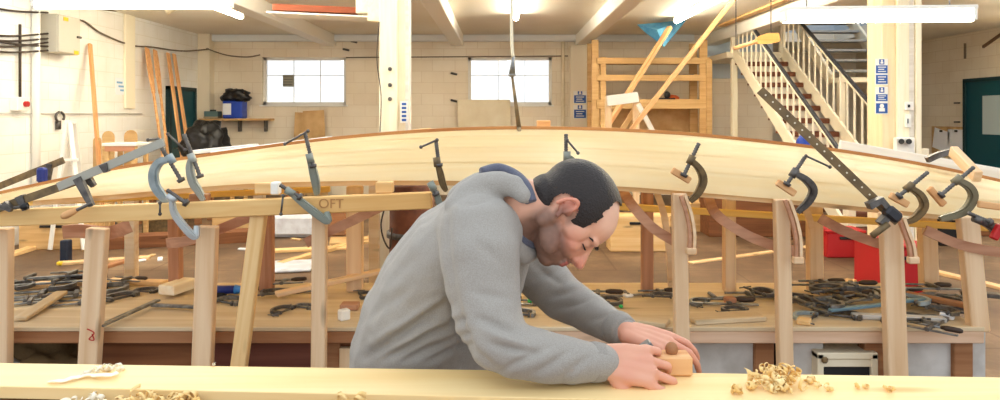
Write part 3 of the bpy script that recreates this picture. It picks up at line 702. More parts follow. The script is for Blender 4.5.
def panel(x0, x1, m, y=3.29, z1=BZ-.025, lab=None):
    o = build('front_panel', bx(((PX(x0, y)+PX(x1, y))/2, y, z1/2), (PX(x1, y)-PX(x0, y), .018, z1)), m, t)
    if lab: tag(o, lab)
panel(-200, -20, BROWN); panel(95, 196, BROWN, lab='dark brown plywood front panel'); panel(205, 322, wood('dark_red_ply', (96, 50, 40), (120, 72, 56), rough=.8))
panel(335, 560, BROWN); panel(562, 762, GREYP, lab='scuffed grey white front panel'); panel(778, 822, GREYP); panel(897, 984, GREYP)
build('back_panel', bx(((BXA+BXB)/2, BY1-.02, .3), (BXB-BXA, .018, .5)), mat('shadow_board', (60, 44, 34), .8), t)  # dark sheet; the shade under the bench is put into its colour
tag(build('timber_block', bx((PX(347, 3.27), 3.255, .34), (.06, .03, .36), .004), PINEZ, loc=(PX(347, 3.27), 3.255, .2)), 'pale timber block standing against the bench front beside the man', 'block')
t = thing('framed_box', (PX(848, 3.35), 3.45, 0.2), 'cream framed box with black panel for its dark opening on the floor under the bench', 'cabinet')
xm = PX(848, 3.22)
bm = bmesh.new()
for sx in (-1, 1): box(bm, (xm+sx*.125, 3.4, .25), (.03, .36, .5), .004)
for z in (.015, .49): box(bm, (xm, 3.4, z), (.28, .36, .03), .004)
build('box_shell', bm, CREAM, t)
build('dark_inside_panel', bx((xm, 3.25, .24), (.225, .02, .45)), BLACK, t)  # black panel near the front paints the unlit inside dark
build('cross_bar', bx((xm, 3.235, .455), (.225, .015, .035), .003), CREAM, t)
t2 = build('knob', bx((PX(826, 3.2), 3.212, .475), (.03, .015, .03), .008), BRONZE, t)
blob((PX(38, 3.45), 3.5, .22), (.3, .16, .28), mat('brown_sack', (120, 96, 62), .8, bump=.8, bscale=20), 'paper_sack', 'crumpled brown sack in the dark opening under the bench at left', 'sack', 4, .3)
blob((PX(0, 3.36), 3.38, .20), (.12, .1, .23), mat('grey_cloth', (176, 170, 160), .8), 'plastic_bag', 'pale grey bag beside the brown sack under the bench', 'bag', 6, .25)

# ------------------------------------------------------------------ boat hull, upside down
KY = 3.9
keel_px = [(-200, 232), (-60, 207), (0, 194), (60, 181), (125, 168), (180, 160), (250, 150), (310, 142), (375, 135.5), (440, 131), (500, 129), (575, 129.5), (640, 132), (700, 136), (760, 142), (820, 149), (880, 158), (940, 169), (1000, 182), (1100, 206), (1200, 230)]
sheer_px = [(-300, 228), (-60, 211), (0, 204), (60, 199), (125, 194), (180, 189), (250, 184), (310, 182), (375, 181), (440, 181), (500, 182), (575, 184.5), (640, 188), (700, 193), (760, 198), (820, 203), (880, 209), (940, 215), (1000, 219), (1100, 226), (1300, 240)]
bt = [(-3.7, .02), (-3.2, .16), (-2.8, .28), (-2, .52), (-1, .70), (0, .77), (1, .78), (2, .70), (3, .5), (3.8, .3)]
def hullpt(X, u):
    """u=0 sheer .. 1 keel on the near side"""
    b = sinterp(bt, X); ys = KY-b
    zs_ = PZ(sinterp(sheer_px, HX+F*X/ys), ys); zk = PZ(sinterp(keel_px, HX+F*X/KY), KY)
    # rounded section: rises fast at the bilge then flattens
    a = u*PI/2
    yy = ys+b*(.55*(1-math.cos(a))+.45*u)
    zz = zs_+(zk-zs_)*(.55*math.sin(a)+.45*u)
    return Vector((X, yy, zz))
hull = thing('boat_hull', hullpt(0, 0), 'long upturned pale wooden boat hull propped on posts across the room', 'boat')
NX = 90; XS0, XS1 = -3.6, 3.75
cuts = [0, .27, .52, .77, 1.0]
for side in (0, 1):
    for s in range(4):
        bm = bmesh.new(); G = []
        u0, u1 = cuts[s], cuts[s+1]+(0.02 if s < 3 else 0)
        for i in range(NX+1):
            X = XS0+(XS1-XS0)*i/NX; row = []
            for j in range(7):
                u = u0+(u1-u0)*j/6; p = hullpt(X, u)
                off = .0018*(1-j/6)     # clinker lap: lower edge proud
                n = (hullpt(X, min(u+.02, 1))-hullpt(X, max(u-.02, 0))).cross(Vector((1, 0, 0))).normalized()
                if n.z < 0: n = -n
                p = p+n*off
                if side: p.y = 2*KY-p.y
                row.append(bm.verts.new(p))
            G.append(row)
        for i in range(NX):
            for j in range(6): bm.faces.new((G[i][j], G[i+1][j], G[i+1][j+1], G[i][j+1]))
        bmesh.ops.solidify(bm, geom=list(bm.faces), thickness=.011)
        build('strake', bm, HULL, hull, smooth=False)
bm = bmesh.new(); pts = []
for i in range(61):
    X = XS0+(XS1-XS0)*i/60; p = hullpt(X, 1); pts.append(p+Vector((0, 0, .006)))
sweep(bm, pts, .05, .018, up=Vector((0, 0, 1))); build('keel', bm, KEEL, hull)
bm = bmesh.new(); sweep(bm, [hullpt(XS0+(XS1-XS0)*i/60, .02)+Vector((0, .022, -.012)) for i in range(61)], .022, .03, up=Vector((0, 0, 1))); build('inwale', bm, PINE, hull)
bm = bmesh.new(); sweep(bm, [(lambda p: Vector((p.x, 2*KY-p.y, p.z)))(hullpt(XS0+(XS1-XS0)*i/60, .02)+Vector((0, .022, -.012))) for i in range(61)], .022, .03, up=Vector((0, 0, 1))); build('inwale', bm, PINE, hull)
# a second plank beyond the keel on the right
bm = bmesh.new(); pts = [P(842, 148, 4.3), P(900, 157, 4.3), P(960, 166, 4.3), P(1040, 182, 4.3)]
tag(beam('spare_plank', P(838, 153, 4.35), P(1050, 190, 4.35), .03, .16, WHITEW), 'whitish spare plank laid behind the keel at the right end', 'plank')

# ------------------------------------------------------------------ supports
PCUT = wood('fresh_post', (222, 182, 138), (239, 208, 170), 'x')
PGRN = wood('golden_post', (226, 178, 112), (242, 206, 150), 'x')
def post(x0, y0, x1, y1, w, d, label, m=PCUT, t_=.05, name='support_post', d1=None, group=None):
    return tag(beam(name, P(x1, y1, d1 or d), P(x0, y0, d), t_, w, m, up=Vector((1, 0, 0))), label, 'post', group)
def fpost(xt, yt, xb, yb, w, label, d=3.12, m=PCUT, t_=.05):
    """front post down to the floor"""
    a = P(xt, yt, d); b = P(xb, yb, d); k = (a.z-.0)/(a.z-b.z); e = a+(b-a)*k
    o = beam('support_post', e, a, t_, w, m, up=Vector((1, 0, 0)))
    return tag(o, label, 'post')
fpost(3, 228, 2, 340, .075, 'upright timber post at the left edge under the golden rail')
fpost(98, 228, 90, 360, .085, 'left upright timber post with red pencil marks under the golden rail')
pm = bpy.data.objects['support_post.001']
for (mx, my, mo) in ((91, 335, pm),):
    bm = bmesh.new(); tube(bm, smoothpath([P(mx-4, my-6, 3.085), P(mx+3, my-2, 3.085), P(mx-2, my+4, 3.085), P(mx+3, my+5, 3.085), P(mx+1, my-1, 3.085)]), .0025, 5)
    o = build('pencil_mark', bm, RED); o.parent = mo; o.matrix_parent_inverse = mo.matrix_basis.inverted()
fpost(208, 226, 203, 360, .085, 'broad pale timber post under the golden rail left of the slanted one')
fpost(260, 208, 240, 360, .065, 'pale timber post slanting down leftward under the golden rail', m=PGRN, d=3.08)
fpost(320, 208, 319, 360, .062, 'narrow pale timber post right of the slanted post')
fpost(679, 193, 682, 372, .062, 'upright timber post rising right of the man\'s hands')
fpost(781, 199, 785, 372, .062, 'pale timber post under the dark clamp right of the man')
fpost(890, 212, 896, 372, .088, 'broad timber post under the long perforated clamp', d=3.13)
post(967, 216, 978, 331, .085, 3.23, 'timber post under the big clamp at the right end of the bench', t_=.05)
# rear posts on the bench
for (x0, y0, x1, w_, lab, mm) in ((175, 205, 176, .06, 'short reddish rear post on the bench between the two left posts', PINK), (267, 205, 267, .07, 'reddish rear post on the bench behind the slanted post', PINK),
        (355, 190, 355, .085, 'pale rear post on the bench near the man\'s back', PCUT), (647, 190, 647, .06, 'reddish rear post on the bench just right of the man\'s head', PINK),
        (729, 196, 729, .06, 'slim pale rear post between the two posts right of the man', PCUT), (814, 203, 815, .075, 'pale rear post left of the broad right post', PCUT), (926, 210, 929, .085, 'pale rear post between the two rightmost posts', PCUT)):
    d = 3.86; bot = HY+(EYE-BZ)*F/d
    post(x0, y0-4, x1, bot, w_, d, lab, mm, .06)
# rail with pencilled letters
r_ = beam('support_rail', P(-40, 219.5, 3.06), P(432, 200, 3.06), .05, .072, RAIL)
tag(r_, 'long golden timber rail clamped under the left half of the boat', 'rail')
def text(s, loc, size, m, parent=None, rot=(PI/2, 0, 0), name='lettering'):
    cu = bpy.data.curves.new(name, 'FONT'); cu.body = s; cu.size = size; cu.extrude = .0008; cu.align_x = 'CENTER'; cu.align_y = 'CENTER'
    o = bpy.data.objects.new(name, cu); C.objects.link(o); o.rotation_euler = rot; o.location = loc
    dg = bpy.context.evaluated_depsgraph_get(); dg.update()
    me = bpy.data.meshes.new_from_object(o.evaluated_get(dg)); me.materials.append(m) if not me.materials else None
    me.transform(Matrix.Translation(loc) @ Matrix.Rotation(rot[2], 4, 'Z') @ Matrix.Rotation(rot[0], 4, 'X'))
    bpy.data.objects.remove(o); n = bpy.data.objects.new(name, me); C.objects.link(n)
    if not me.materials: me.materials.append(m)
    if parent is not None:
        n.parent = parent; n.matrix_basis = parent.matrix_basis.inverted()
    return n
text('OFT', P(331, 204, 3.033), .058, mat('pencil', (184, 132, 80), .8), r_)
# level stringers under the hull (yellow batten) at right
tag(beam('yellow_batten', P(600, 205.5, 3.7), P(1060, 232, 3.7), .03, .035, wood('bright_batten', (236, 190, 98), (248, 208, 124), knots=False)), 'straight yellow batten running level behind the right hand posts', 'batten')
tag(beam('yellow_batten', P(15, 203, 3.5), P(330, 189, 3.5), .03, .03, MATS['bright_batten']), 'straight yellow batten just under the left end of the hull', 'batten')
# bent reddish battens
def bent(pts, label, w=.045, t_=.02, m=PINK):
    bm = bmesh.new(); sweep(bm, smoothpath([P(*q) for q in pts]), w, t_, up=Vector((0, 1, 0)))
    return tag(build('bent_batten', bm, m, loc=P(*pts[0])), label, 'batten')
bent([(168, 243, 3.2), (186, 241, 3.17), (215, 231, 3.2), (262, 212, 3.25), (300, 195, 3.5)], 'reddish bent batten rising between the left broad post and the slanted post')
bent([(306, 243, 3.17), (330, 231, 3.19), (360, 217, 3.25), (395, 200, 3.4)], 'reddish bent batten crossing the narrow post left of the man')
bent([(64, 232, 3.2), (80, 231, 3.19), (108, 233, 3.19), (130, 226, 3.25)], 'pinkish bent batten behind the left post below the rail', .06)
bent([(622, 190, 3.35), (632, 205, 3.25), (652, 227, 3.2), (676, 242, 3.19), (693, 249, 3.18)], 'reddish bent batten curving down beside the man\'s forehead')
bent([(708, 195, 3.35), (716, 214, 3.25), (745, 234, 3.2), (775, 246, 3.2), (800, 252, 3.19)], 'reddish bent batten curving down between the second pair of posts')
bent([(820, 218, 3.3), (840, 229, 3.25), (868, 240, 3.22), (888, 246, 3.2)], 'reddish bent batten curving down to the broad right post')
bent([(925, 230, 3.25), (955, 243, 3.22), (985, 250, 3.2), (1030, 256, 3.2)], 'reddish bent batten curving out at the right edge')
def lath(pts, label):
    """paired thin laths hanging from a clamp"""
    t = thing('hanging_lath', P(*pts[0]), label, 'lath')
    for dx, m in ((-2.6, PINK), (2.6, PCUT)):
        bm = bmesh.new(); sweep(bm, smoothpath([P(x+dx*.9, y, d) for x, y, d in pts]), .013, .018); build('strip', bm, m, t)
    x, y, d = pts[-1]; build('notched_end', bx(P(x, y-2, d), (.045, .03, .03), .004), PCUT, t)
lath([(683, 196, 3.07), (689, 215, 3.06), (692, 235, 3.05), (691, 253, 3.05)], 'pair of thin laths hanging from the bronze clamp right of the man')
lath([(787, 200, 3.07), (794, 220, 3.06), (798, 240, 3.05), (798, 262, 3.05)], 'pair of thin laths hanging from the dark clamp with tommy bar')
lath([(901, 218, 3.05), (906, 232, 3.03), (911, 246, 3.02), (913, 262, 3.02)], 'pair of thin laths hanging below the long perforated clamp head')
bent([(657, 193, 3.5), (664, 215, 3.5), (669, 250, 3.5), (671, 285, 3.7)], 'thin pale rib lath just left of the post by the hands', .03, .02, PCUT)
bent([(800, 200, 3.5), (806, 210, 3.5), (812, 228, 3.5)], 'short thin lath between the second and third right posts', .03, .02, PCUT)
# packing blocks between rail and hull
for x, y, lab in ((265, 188, 'orange packing block between the rail and the hull left of the grey clamp'), (385, 187, 'packing block between the rail and the hull near the man'), (200, 199, 'dark packing block under the hull by the blue grey clamps')):
    tag(build('packing_block', bx(P(x, y, 3.1), (.075, .06, .05), .005), PGRN if x > 210 else BENCHF, loc=P(x, y, 3.1)), lab, 'block')
tag(build('packing_block', bx(P(276, 188, 3.08), (.035, .05, .055), .005), WHITEP, loc=P(276, 188, 3.08)), 'small white block between the rail and the hull', 'block')

# ------------------------------------------------------------------ clamps
def gclamp(frame, screw, label, m=STEEL, bar=None, d=3.05, dd=.0, w=.022, pad=None, ms=DSTEEL, sr=.0085, cat='clamp', group=None):
    """frame: C shaped path in photo pixels; screw: (x0,y0,x1,y1) handle end to pad; bar: tommy bar ends"""
    t = thing('g_clamp', P(frame[0][0], frame[0][1], d), label, cat, group)
    n = len(frame); pts = smoothpath([P(x, y, d+dd*k/(n-1)) for k, (x, y) in enumerate(frame)], 5)
    N_ = len(pts); ws = [w*(.85+.5*math.sin(PI*k/(N_-1))) for k in range(N_)]
    bm = bmesh.new(); sweep(bm, pts, ws, .018); sweep(bm, [p+Vector((0, -.0, 0)) for p in pts], [q*.55 for q in ws], .03)
    build('frame', bm, m, t)
    a = P(screw[0], screw[1], d-.002); b = P(screw[2], screw[3], d-.002)
    bm = bmesh.new(); n_ = 26; L = [a.lerp(b, k/n_) for k in range(n_+1)]
    sweep(bm, L, [sr*(1.12 if k % 2 else .86) for k in range(n_+1)], sr, prof=10); build('screw', bm, ms, t, True)
    f0 = pts[0]; ax = (b-a).normalized()
    bm = bmesh.new(); cyl(bm, f0-ax*.02, f0+ax*.02, sr*1.9, 12); build('boss', bm, m, t, True)
    bm = bmesh.new(); cyl(bm, b-ax*.006, b+ax*.008, sr*2.1, 12, sr*1.7); build('swivel_pad', bm, ms, t, True)
    if bar:
        bm = bmesh.new(); p, q = P(bar[0], bar[1], d-.02), P(bar[2], bar[3], d-.02); cyl(bm, p, q, .0045, 8)
        for e in (p, q): ell(bm, e, (.008,)*3, seg=8)
        build('tommy_bar', bm, ms, t, True)
    if pad:
        o = beam('wooden_pad', P(pad[0], pad[1], d+.012), P(pad[2], pad[3], d+.012), .02, .03, OAR)
        tag(o, 'small orange wooden pad under ' + pad[4], 'clamping pad')
    return t
def fclamp(bar, fixed, slide, screw, label, m=STEEL, handle=ORANGE, d=3.05, bw=.022, hl=None, group=None):
    """bar: x0,y0,x1,y1; fixed/slide jaws: x0,y0,x1,y1; screw: x0,y0 (handle end)->x1,y1"""
    a, b = P(bar[0], bar[1], d), P(bar[2], bar[3], bar[4] if len(bar) > 4 else d)
    t = thing('bar_clamp', a, label, 'clamp', group)
    beam('bar', a, b, .009, bw, m, t, up=Vector((0, 0, 1)), bev=.001)
    for nm, j in (('fixed_jaw', fixed), ('sliding_jaw', slide)):
        if j:
            bm = bmesh.new(); p, q = P(j[0], j[1], d), P(j[2], j[3], d)
            sweep(bm, [p, p.lerp(q, .5), q], [.034, .028, .02], [.026, .022, .02]); build(nm, bm, DSTEEL if m is not BLUEG else m, t)
    if screw:
        p, q = P(screw[0], screw[1], d-.01), P(screw[2], screw[3], d-.01)
        bm = bmesh.new(); cyl(bm, p, q, .007, 8); build('screw', bm, DSTEEL, t, True)
        bm = bmesh.new(); e = p.lerp(q, .5)
        sweep(bm, [p, p.lerp(e, .2), p.lerp(e, .6), e], [.010, .016, .015, .010], .01, prof=10)
        build('handle', bm, handle, t, True)
    return t
# left sash clamps
fclamp((-12, 212, 92, 176), (86, 176, 94, 186), (20, 196, 26, 210), None, 'long brown bar of the sash clamp across the left tip of the hull', BRONZE, d=3.0, bw=.034)
fclamp((58, 187, 164, 142), (78, 178, 92, 206), (104, 164, 107, 172), (62, 217, 92, 203), 'long grey sash clamp with wooden handle slanting over the left hull', mat('galvanised', (172, 170, 158), .5, .3), OAR, d=2.96, bw=.036)
fclamp((-10, 190, 64, 160), (50, 164, 48, 182), (41, 168, 42, 182), None, 'shorter brown bar clamp with a blue head behind the left tip', BRONZE, d=4.25, bw=.04)
tag(build('blue_clamp_head', bx(P(42, 175, 4.18), (.05, .05, .09), .012), NAVY, loc=P(42, 175, 4.18)), 'dark blue cast head on the shorter bar clamp at left', 'clamp head')
fclamp((-20, 202, 6, 208), (4, 204, 12, 210), None, (28, 206, 14, 208), 'dark clamp jaw at the extreme left over the rail', DSTEEL, BLACK, d=2.98)
gclamp([(171, 159), (160, 162), (154, 172), (155, 185), (163, 197), (168, 201)], (158, 142, 181, 180), 'light blue grey g clamp gripping the left hull edge', BLUEG, (148, 140, 158, 139), 3.02, .06, .03)
gclamp([(192, 158), (190, 168), (193, 182), (198, 190), (204, 200)], (184, 134, 200, 176), 'slim grey g clamp right of the light blue one', mat('pale_grey_iron', (172, 176, 168), .5, .2), (168, 134, 185, 150), 3.03, .05, .026)
gclamp([(172, 198), (174, 212), (182, 224), (191, 234), (196, 236), (197, 226)], (167, 190, 186, 203), 'crescent shaped silver g clamp hanging over the golden rail', mat('silver_iron', (196, 202, 204), .4, .3), (160, 203, 160, 214), 2.97, .06, .022)
gclamp([(310, 158), (313, 170), (316, 184), (317, 194)], (305, 133, 313, 166), 'upright grey green clamp left of centre on the hull', mat('green_grey_iron', (144, 150, 140), .5, .3), (285, 144, 308, 131), 3.03, .05, .026)
gclamp([(290, 192), (303, 203), (317, 214), (328, 221), (327, 212)], (280, 185, 300, 197), 'grey clamp slanting over the golden rail near the pencilled letters', MATS['green_grey_iron'], (283, 196, 281, 214), 2.98, .05, .024)
gclamp([(437, 162), (440, 172), (443, 184), (446, 190)], (436, 141, 439, 165), 'small clamp with tommy bar on the hull behind the man\'s shoulder', BRONZE, (421, 147, 437, 140), 3.03, .04, .022)
gclamp([(432, 186), (437, 196), (441, 206), (448, 209)], (430, 183, 436, 194), 'small dark clamp on the rail end behind the man\'s back', MATS['green_grey_iron'], None, 3.0, .04, .02)
gclamp([(567, 156), (572, 160), (578, 168), (575, 176)], (566, 134, 566, 165), 'dark upright clamp just above the man\'s head', MATS['green_grey_iron'], (567, 140, 578, 153), 3.04, .04, .022)
gclamp([(691, 160), (700, 170), (703, 181), (698, 193), (690, 201)], (699, 143, 684, 175), 'bronze painted g clamp right of the man', BRONZE, None, 3.03, .05, .026, (672, 170, 690, 181, 'the bronze clamp right of the man'))
gclamp([(794, 173), (806, 180), (813, 190), (808, 202), (797, 212)], (805, 157, 787, 184), 'dark g clamp with long tommy bar at centre right', DSTEEL, (806, 156, 830, 167), 3.03, .05, .026, (777, 182, 795, 194, 'the dark clamp with the tommy bar'))
gclamp([(909, 187), (920, 195), (924, 206), (916, 217), (906, 222)], (928, 172, 899, 196), 'grey bronze g clamp right of the perforated clamp', BRONZE, None, 3.03, .05, .026, (890, 195, 908, 205, 'the first clamp right of the perforated bar'))
gclamp([(957, 180), (969, 187), (973, 198), (963, 212), (940, 219)], (974, 167, 941, 195), 'biggest g clamp near the right edge', mat('olive_iron', (130, 122, 98), .5, .3), None, 3.03, .06, .028, (929, 188, 944, 205, 'the biggest clamp at the right'))
gclamp([(978, 220), (990, 226), (1000, 235), (1006, 228)], (968, 213, 990, 222), 'dark clamp with red jaw cut by the right edge', DSTEEL, None, 3.03, .05, .024, (978, 204, 1000, 207, 'the rightmost clamp'))
tag(build('red_clamp_jaw', bx(P(997, 232, 3.0), (.03, .03, .07), .005, Matrix.Rotation(.5, 3, 'Y')), RED, loc=P(997, 232, 3.0)), 'small red plastic clamp jaw at the right edge', 'clamp jaw')
# perforated long bar clamp
t = thing('perforated_clamp', P(885, 212, 3.0), 'long perforated steel bar clamp slanting down over the right hull', 'clamp')
a, b = P(760, 90, 3.12), P(898, 222, 3.02)
BARM = mat('brown_steel', (132, 108, 74), .45, .4, rgb2=(104, 86, 62), vscale=10)
beam('bar', a, b, .012, .038, BARM, t, up=Vector((0, 0, 1)), bev=.001)
bm = bmesh.new()
T, U, S = frame_of(b-a, Vector((0, 0, 1)))
for k in range(18):
    p = a.lerp(b, .04+k*.054); cyl(bm, p+S*.0075, p-S*.0075, .004, 8)
build('peg_hole', bm, mat('bright_hole', (236, 226, 200), .5), t)
bm = bmesh.new(); sweep(bm, [P(868, 206, 2.98), P(880, 200, 2.98), P(890, 212, 2.98), P(880, 224, 2.98)], .03, .04); build('sliding_jaw', bm, DSTEEL, t)
build('clamp_head', bx(P(892, 214, 2.97), (.07, .05, .05), .01, Matrix.Rotation(.7, 3, 'Y')), mat('blue_black_iron', (62, 62, 66), .45, .6), t)
bm = bmesh.new(); cyl(bm, P(888, 224, 2.96), P(872, 236, 2.96), .014, 10); build('screw', bm, BRONZE, t, True)
# top right dark clamp on hull
bm = bmesh.new(); sweep(bm, smoothpath([P(927, 160, 3.85), P(938, 155, 3.85), P(950, 152, 3.85), P(957, 153, 3.85)]), .03, .03)
tag(build('g_clamp', bm, DSTEEL, loc=P(940, 156, 3.85)), 'dark curved clamp frame lying on the keel at right', 'clamp')
t = tag(beam('short_offcut', P(953, 151, 3.75), P(978, 177, 3.5), .04, .06, PCUT), 'pale short offcut slanting over the keel near the teal door', 'offcut')
# planks lying beyond keel on the left
for k, (x0, y0, x1, y1, m_, lab) in enumerate(((215, 150, 330, 137, WHITEP, 'white plank lying behind the keel left of the first upright clamp'), (195, 151, 255, 143, POLY, 'pale grey plank behind the keel near the black bag'))):
    tag(beam('loose_plank', P(x0, y0+(1 if k else 3), 4.95+.2*k-.1), P(x1, y1+(3 if k else 1.5), 4.95+.2*k-.1), .16, .03, m_), lab, 'plank')
tag(beam('wooden_offcut', P(395, 134, 4.2), P(430, 130.5, 4.2), .1, .03, PGRN), 'thin offcut resting behind the keel right of the left post', 'offcut')
tag(beam('short_offcut', P(537, 125, 4.6), P(550, 125, 4.6), .12, .06, OAR), 'small orange block seen just above the keel near the far pilaster', 'offcut')
# rear staging that carries those loose planks
t = thing('rear_staging', (-1.6, 5.0, 0), 'rough sloping plank staging behind the hull carrying loose boards', 'staging')
sa, sb = P(112, 171, 5.0), P(440, 139, 5.0)
beam('staging_board', sa, sb, .5, .03, PGRN, t)
for f in (.06, .45, .8):
    q = sa.lerp(sb, f); beam('staging_leg', (q.x, q.y, 0), (q.x, q.y, q.z-.02), .07, .07, PINEZ, t, up=Vector((1, 0, 0)))

# ------------------------------------------------------------------ clutter on the bench
def lying_fclamp(label, group, c=(0, 0, 0)):
    L = .42; t = thing('bar_clamp', c, label, 'clamp', group); z = c[2]
    build('bar', bx((c[0], c[1], z+.012), (L, .024, .009), .001), STEEL, t)
    build('fixed_jaw', bx((c[0]-L/2+.012, c[1]+.045, z+.014), (.024, .12, .022), .006), DSTEEL, t)
    build('sliding_jaw', bx((c[0]+.05, c[1]+.045, z+.016), (.03, .12, .026), .006), DSTEEL, t)
    bm = bmesh.new(); cyl(bm, (c[0]-.1, c[1]+.09, z+.016), (c[0]+.12, c[1]+.09, z+.016), .007, 8); build('screw', bm, STEEL, t, True)
    bm = bmesh.new(); sweep(bm, [(c[0]+.1, c[1]+.09, z+.018), (c[0]+.13, c[1]+.09, z+.018), (c[0]+.2, c[1]+.09, z+.018), (c[0]+.215, c[1]+.09, z+.018)], [.010, .017, .016, .009], .01, prof=10); build('handle', bm, mat('dark_handle', (66, 50, 40), .5), t, True)
    return t
def lying_gclamp(label, group, m, c=(0, 0, 0)):
    t = thing('g_clamp', c, label, 'clamp', group); z = c[2]+.016
    pts = smoothpath([Vector((c[0]+x, c[1]+y, z)) for x, y in ((-.06, .1), (.03, .11), (.07, .04), (.06, -.05), (0, -.09), (-.06, -.085))], 4)
    bm = bmesh.new(); sweep(bm, pts, .024, .026, up=Vector((0, 0, 1))); build('frame', bm, m, t)
    bm = bmesh.new(); cyl(bm, (c[0]-.05, c[1]+.2, z), (c[0]-.05, c[1]-.05, z), .009, 10); build('screw', bm, DSTEEL, t, True)
    bm = bmesh.new(); cyl(bm, (c[0]-.1, c[1]+.19, z), (c[0]+.01, c[1]+.19, z), .005, 8); build('tommy_bar', bm, DSTEEL, t, True)
    bm = bmesh.new(); cyl(bm, (c[0]-.05, c[1]-.05, z), (c[0]-.05, c[1]-.065, z), .018, 10); build('swivel_pad', bm, DSTEEL, t, True)
    return t
Z0 = BZ
protos = {}
def heap(items, label, group, scale=1.0):
    for k, (kind, x, y, rot, s, lift) in enumerate(items):
        d = (EYE-BZ)*F/(y-HY)
        key = kind
        if key not in protos:
            if kind == 'f': protos[key] = lying_fclamp(label, group, (0, 0, 0))
            else: protos[key] = lying_gclamp(label, group, {'g': STEEL, 'd': DSTEEL, 'b': BLUEG}[kind], (0, 0, 0))
            o = protos[key]; 
        else: o = copytree(protos[key])
        o.location = (PX(x, d), d, BZ+.001+lift); o.rotation_euler = (0, random.uniform(-.05, .05) if lift else 0, rot); o.scale = (s*.82,)*3
        kn = {'f': 'bar clamp with black handle', 'g': 'dull steel g clamp', 'd': 'dark iron g clamp', 'b': 'light blue grey g clamp'}[kind]
        tag(o, kn+' '+label, 'clamp', kn+' '+group)
heap([('f', 30, 299, .35, 1.2, 0), ('d', 22, 293, .9, .9, .03), ('f', 45, 292, .15, 1.2, .035), ('f', 66, 299, .5, 1.1, 0), ('d', 62, 293, .4, 1, .03), ('f', 60, 289, .1, 1.1, .06), ('f', 20, 306, .45, 1, 0), ('f', 72, 306, .3, .9, 0)],
     'in the heap at the far left of the bench', 'at the far left of the bench')
heap([('g', 113, 291, .3, 1.1, 0), ('d', 122, 298, 2.6, .9, .0), ('f', 118, 287, -.2, .8, .03), ('d', 148, 292, 1.5, .7, 0)],
     'in the small heap right of the left post', 'right of the left post')
heap([('g', 232, 303, 1.1, .9, 0), ('f', 228, 294, 0, .9, 0), ('f', 290, 294, .15, .9, 0), ('d', 276, 298, 1.9, .8, .02), ('f', 275, 291, .05, .9, .03), ('d', 283, 311, 2.8, .7, 0), ('g', 306, 308, 1.2, .6, 0), ('d', 366, 297, .3, .7, 0)],
     'among the tools left of the man', 'left of the man')
heap([('f', 527, 306, .0, .9, 0), ('g', 522, 315, 1.4, .8, 0), ('d', 510, 298, 1.7, .7, 0), ('f', 590, 297, -.15, 1, 0), ('d', 612, 303, .2, .8, 0), ('f', 655, 296, .1, .9, 0), ('d', 664, 301, 1.4, .7, .02)],
     'on the bench just beyond the man\'s arms', 'beyond the man\'s arms')
heap([('f', 720, 306, -.1, 1.1, 0), ('f', 745, 299, .05, 1, .0), ('d', 735, 311, 1.9, .7, 0), ('d', 765, 300, .3, .8, .03), ('g', 700, 303, 2.5, .7, 0)],
     'between the two posts right of the hands', 'right of the hands')
heap([('f', 815, 305, -.3, 1.1, 0), ('f', 838, 310, .2, 1.1, .03), ('d', 812, 310, .5, 1, .02), ('g', 860, 303, 1.1, 1, .04), ('f', 848, 300, -.1, 1, .06), ('d', 828, 302, 2, 1, .06), ('b', 806, 318, 2.5, .8, 0), ('d', 845, 317, 1, .9, 0), ('f', 862, 309, .4, .9, .04), ('d', 872, 299, .1, .9, .02), ('f', 820, 296, .05, 1, .05), ('d', 800, 300, 1, .9, .0), ('g', 830, 314, .2, .9, .04)],
     'in the big jumble left of the broad right post', 'left of the broad right post')
heap([('g', 945, 317, .4, .8, .02), ('d', 925, 308, 1.3, 1, .03), ('f', 930, 300, .1, 1, .05), ('b', 915, 310, .3, .9, .04), ('d', 910, 320, 1.5, .9, 0), ('f', 918, 330, -.8, .9, 0), ('d', 950, 307, .5, .9, .02), ('f', 955, 300, -.2, .8, .0), ('g', 935, 322, 2.3, .8, 0), ('d', 968, 314, 1, .8, 0), ('f', 905, 303, .2, 1, .03)],
     'in the jumble between the two rightmost posts', 'between the two rightmost posts')
def onbench(x, y, z=0): d = (EYE-BZ)*F/(y-HY); return Vector((PX(x, d), d, BZ+z))
# named bench items
fc = beam('steel_bar', onbench(98, 334, .03)+Vector((0, .02, 0)), onbench(158, 306, .03), .03, .012, STEEL); tag(fc, 'long steel clamp bar slanting over the bench edge at left', 'bar')
fc = beam('steel_bar', onbench(152, 309, .02), onbench(196, 311, .02), .03, .014, STEEL); tag(fc, 'short steel bar lying level right of the slanting one', 'bar')
tag(beam('white_block', onbench(166, 299, .045), onbench(191, 290, .045), .1, .05, wood('white_block', (240, 220, 186), (250, 238, 214), knots=False)), 'cream wood block on the bench left of the broad pale post', 'block')
tag(beam('loose_plank', onbench(276, 304, .05), onbench(382, 289, .10), .05, .025, PCUT), 'long pale lath lying on the bench behind the man\'s back', 'plank')
tag(beam('loose_plank', onbench(0, 290, .012), onbench(86, 284, .012), .10, .022, PINE), 'pale plank along the back of the bench at far left', 'plank')
tag(beam('loose_plank', onbench(108, 283, .012), onbench(165, 285, .012), .08, .022, PINE), 'pale plank along the back of the bench right of the left post', 'plank')
tag(beam('loose_plank', onbench(20, 322, .014), onbench(62, 300, .04), .06, .02, BENCHW), 'grey brown offcut under the far left clamp heap', 'offcut')
t = thing('hand_tool', onbench(226, 297), 'blue and black hand tool right of the broad pale post', 'tool')
q = onbench(222, 297, .04); bm = bmesh.new(); cyl(bm, q-Vector((.06, 0, 0)), q+Vector((.07, 0, 0)), .022); build('tool_body', bm, NAVY, t, True)
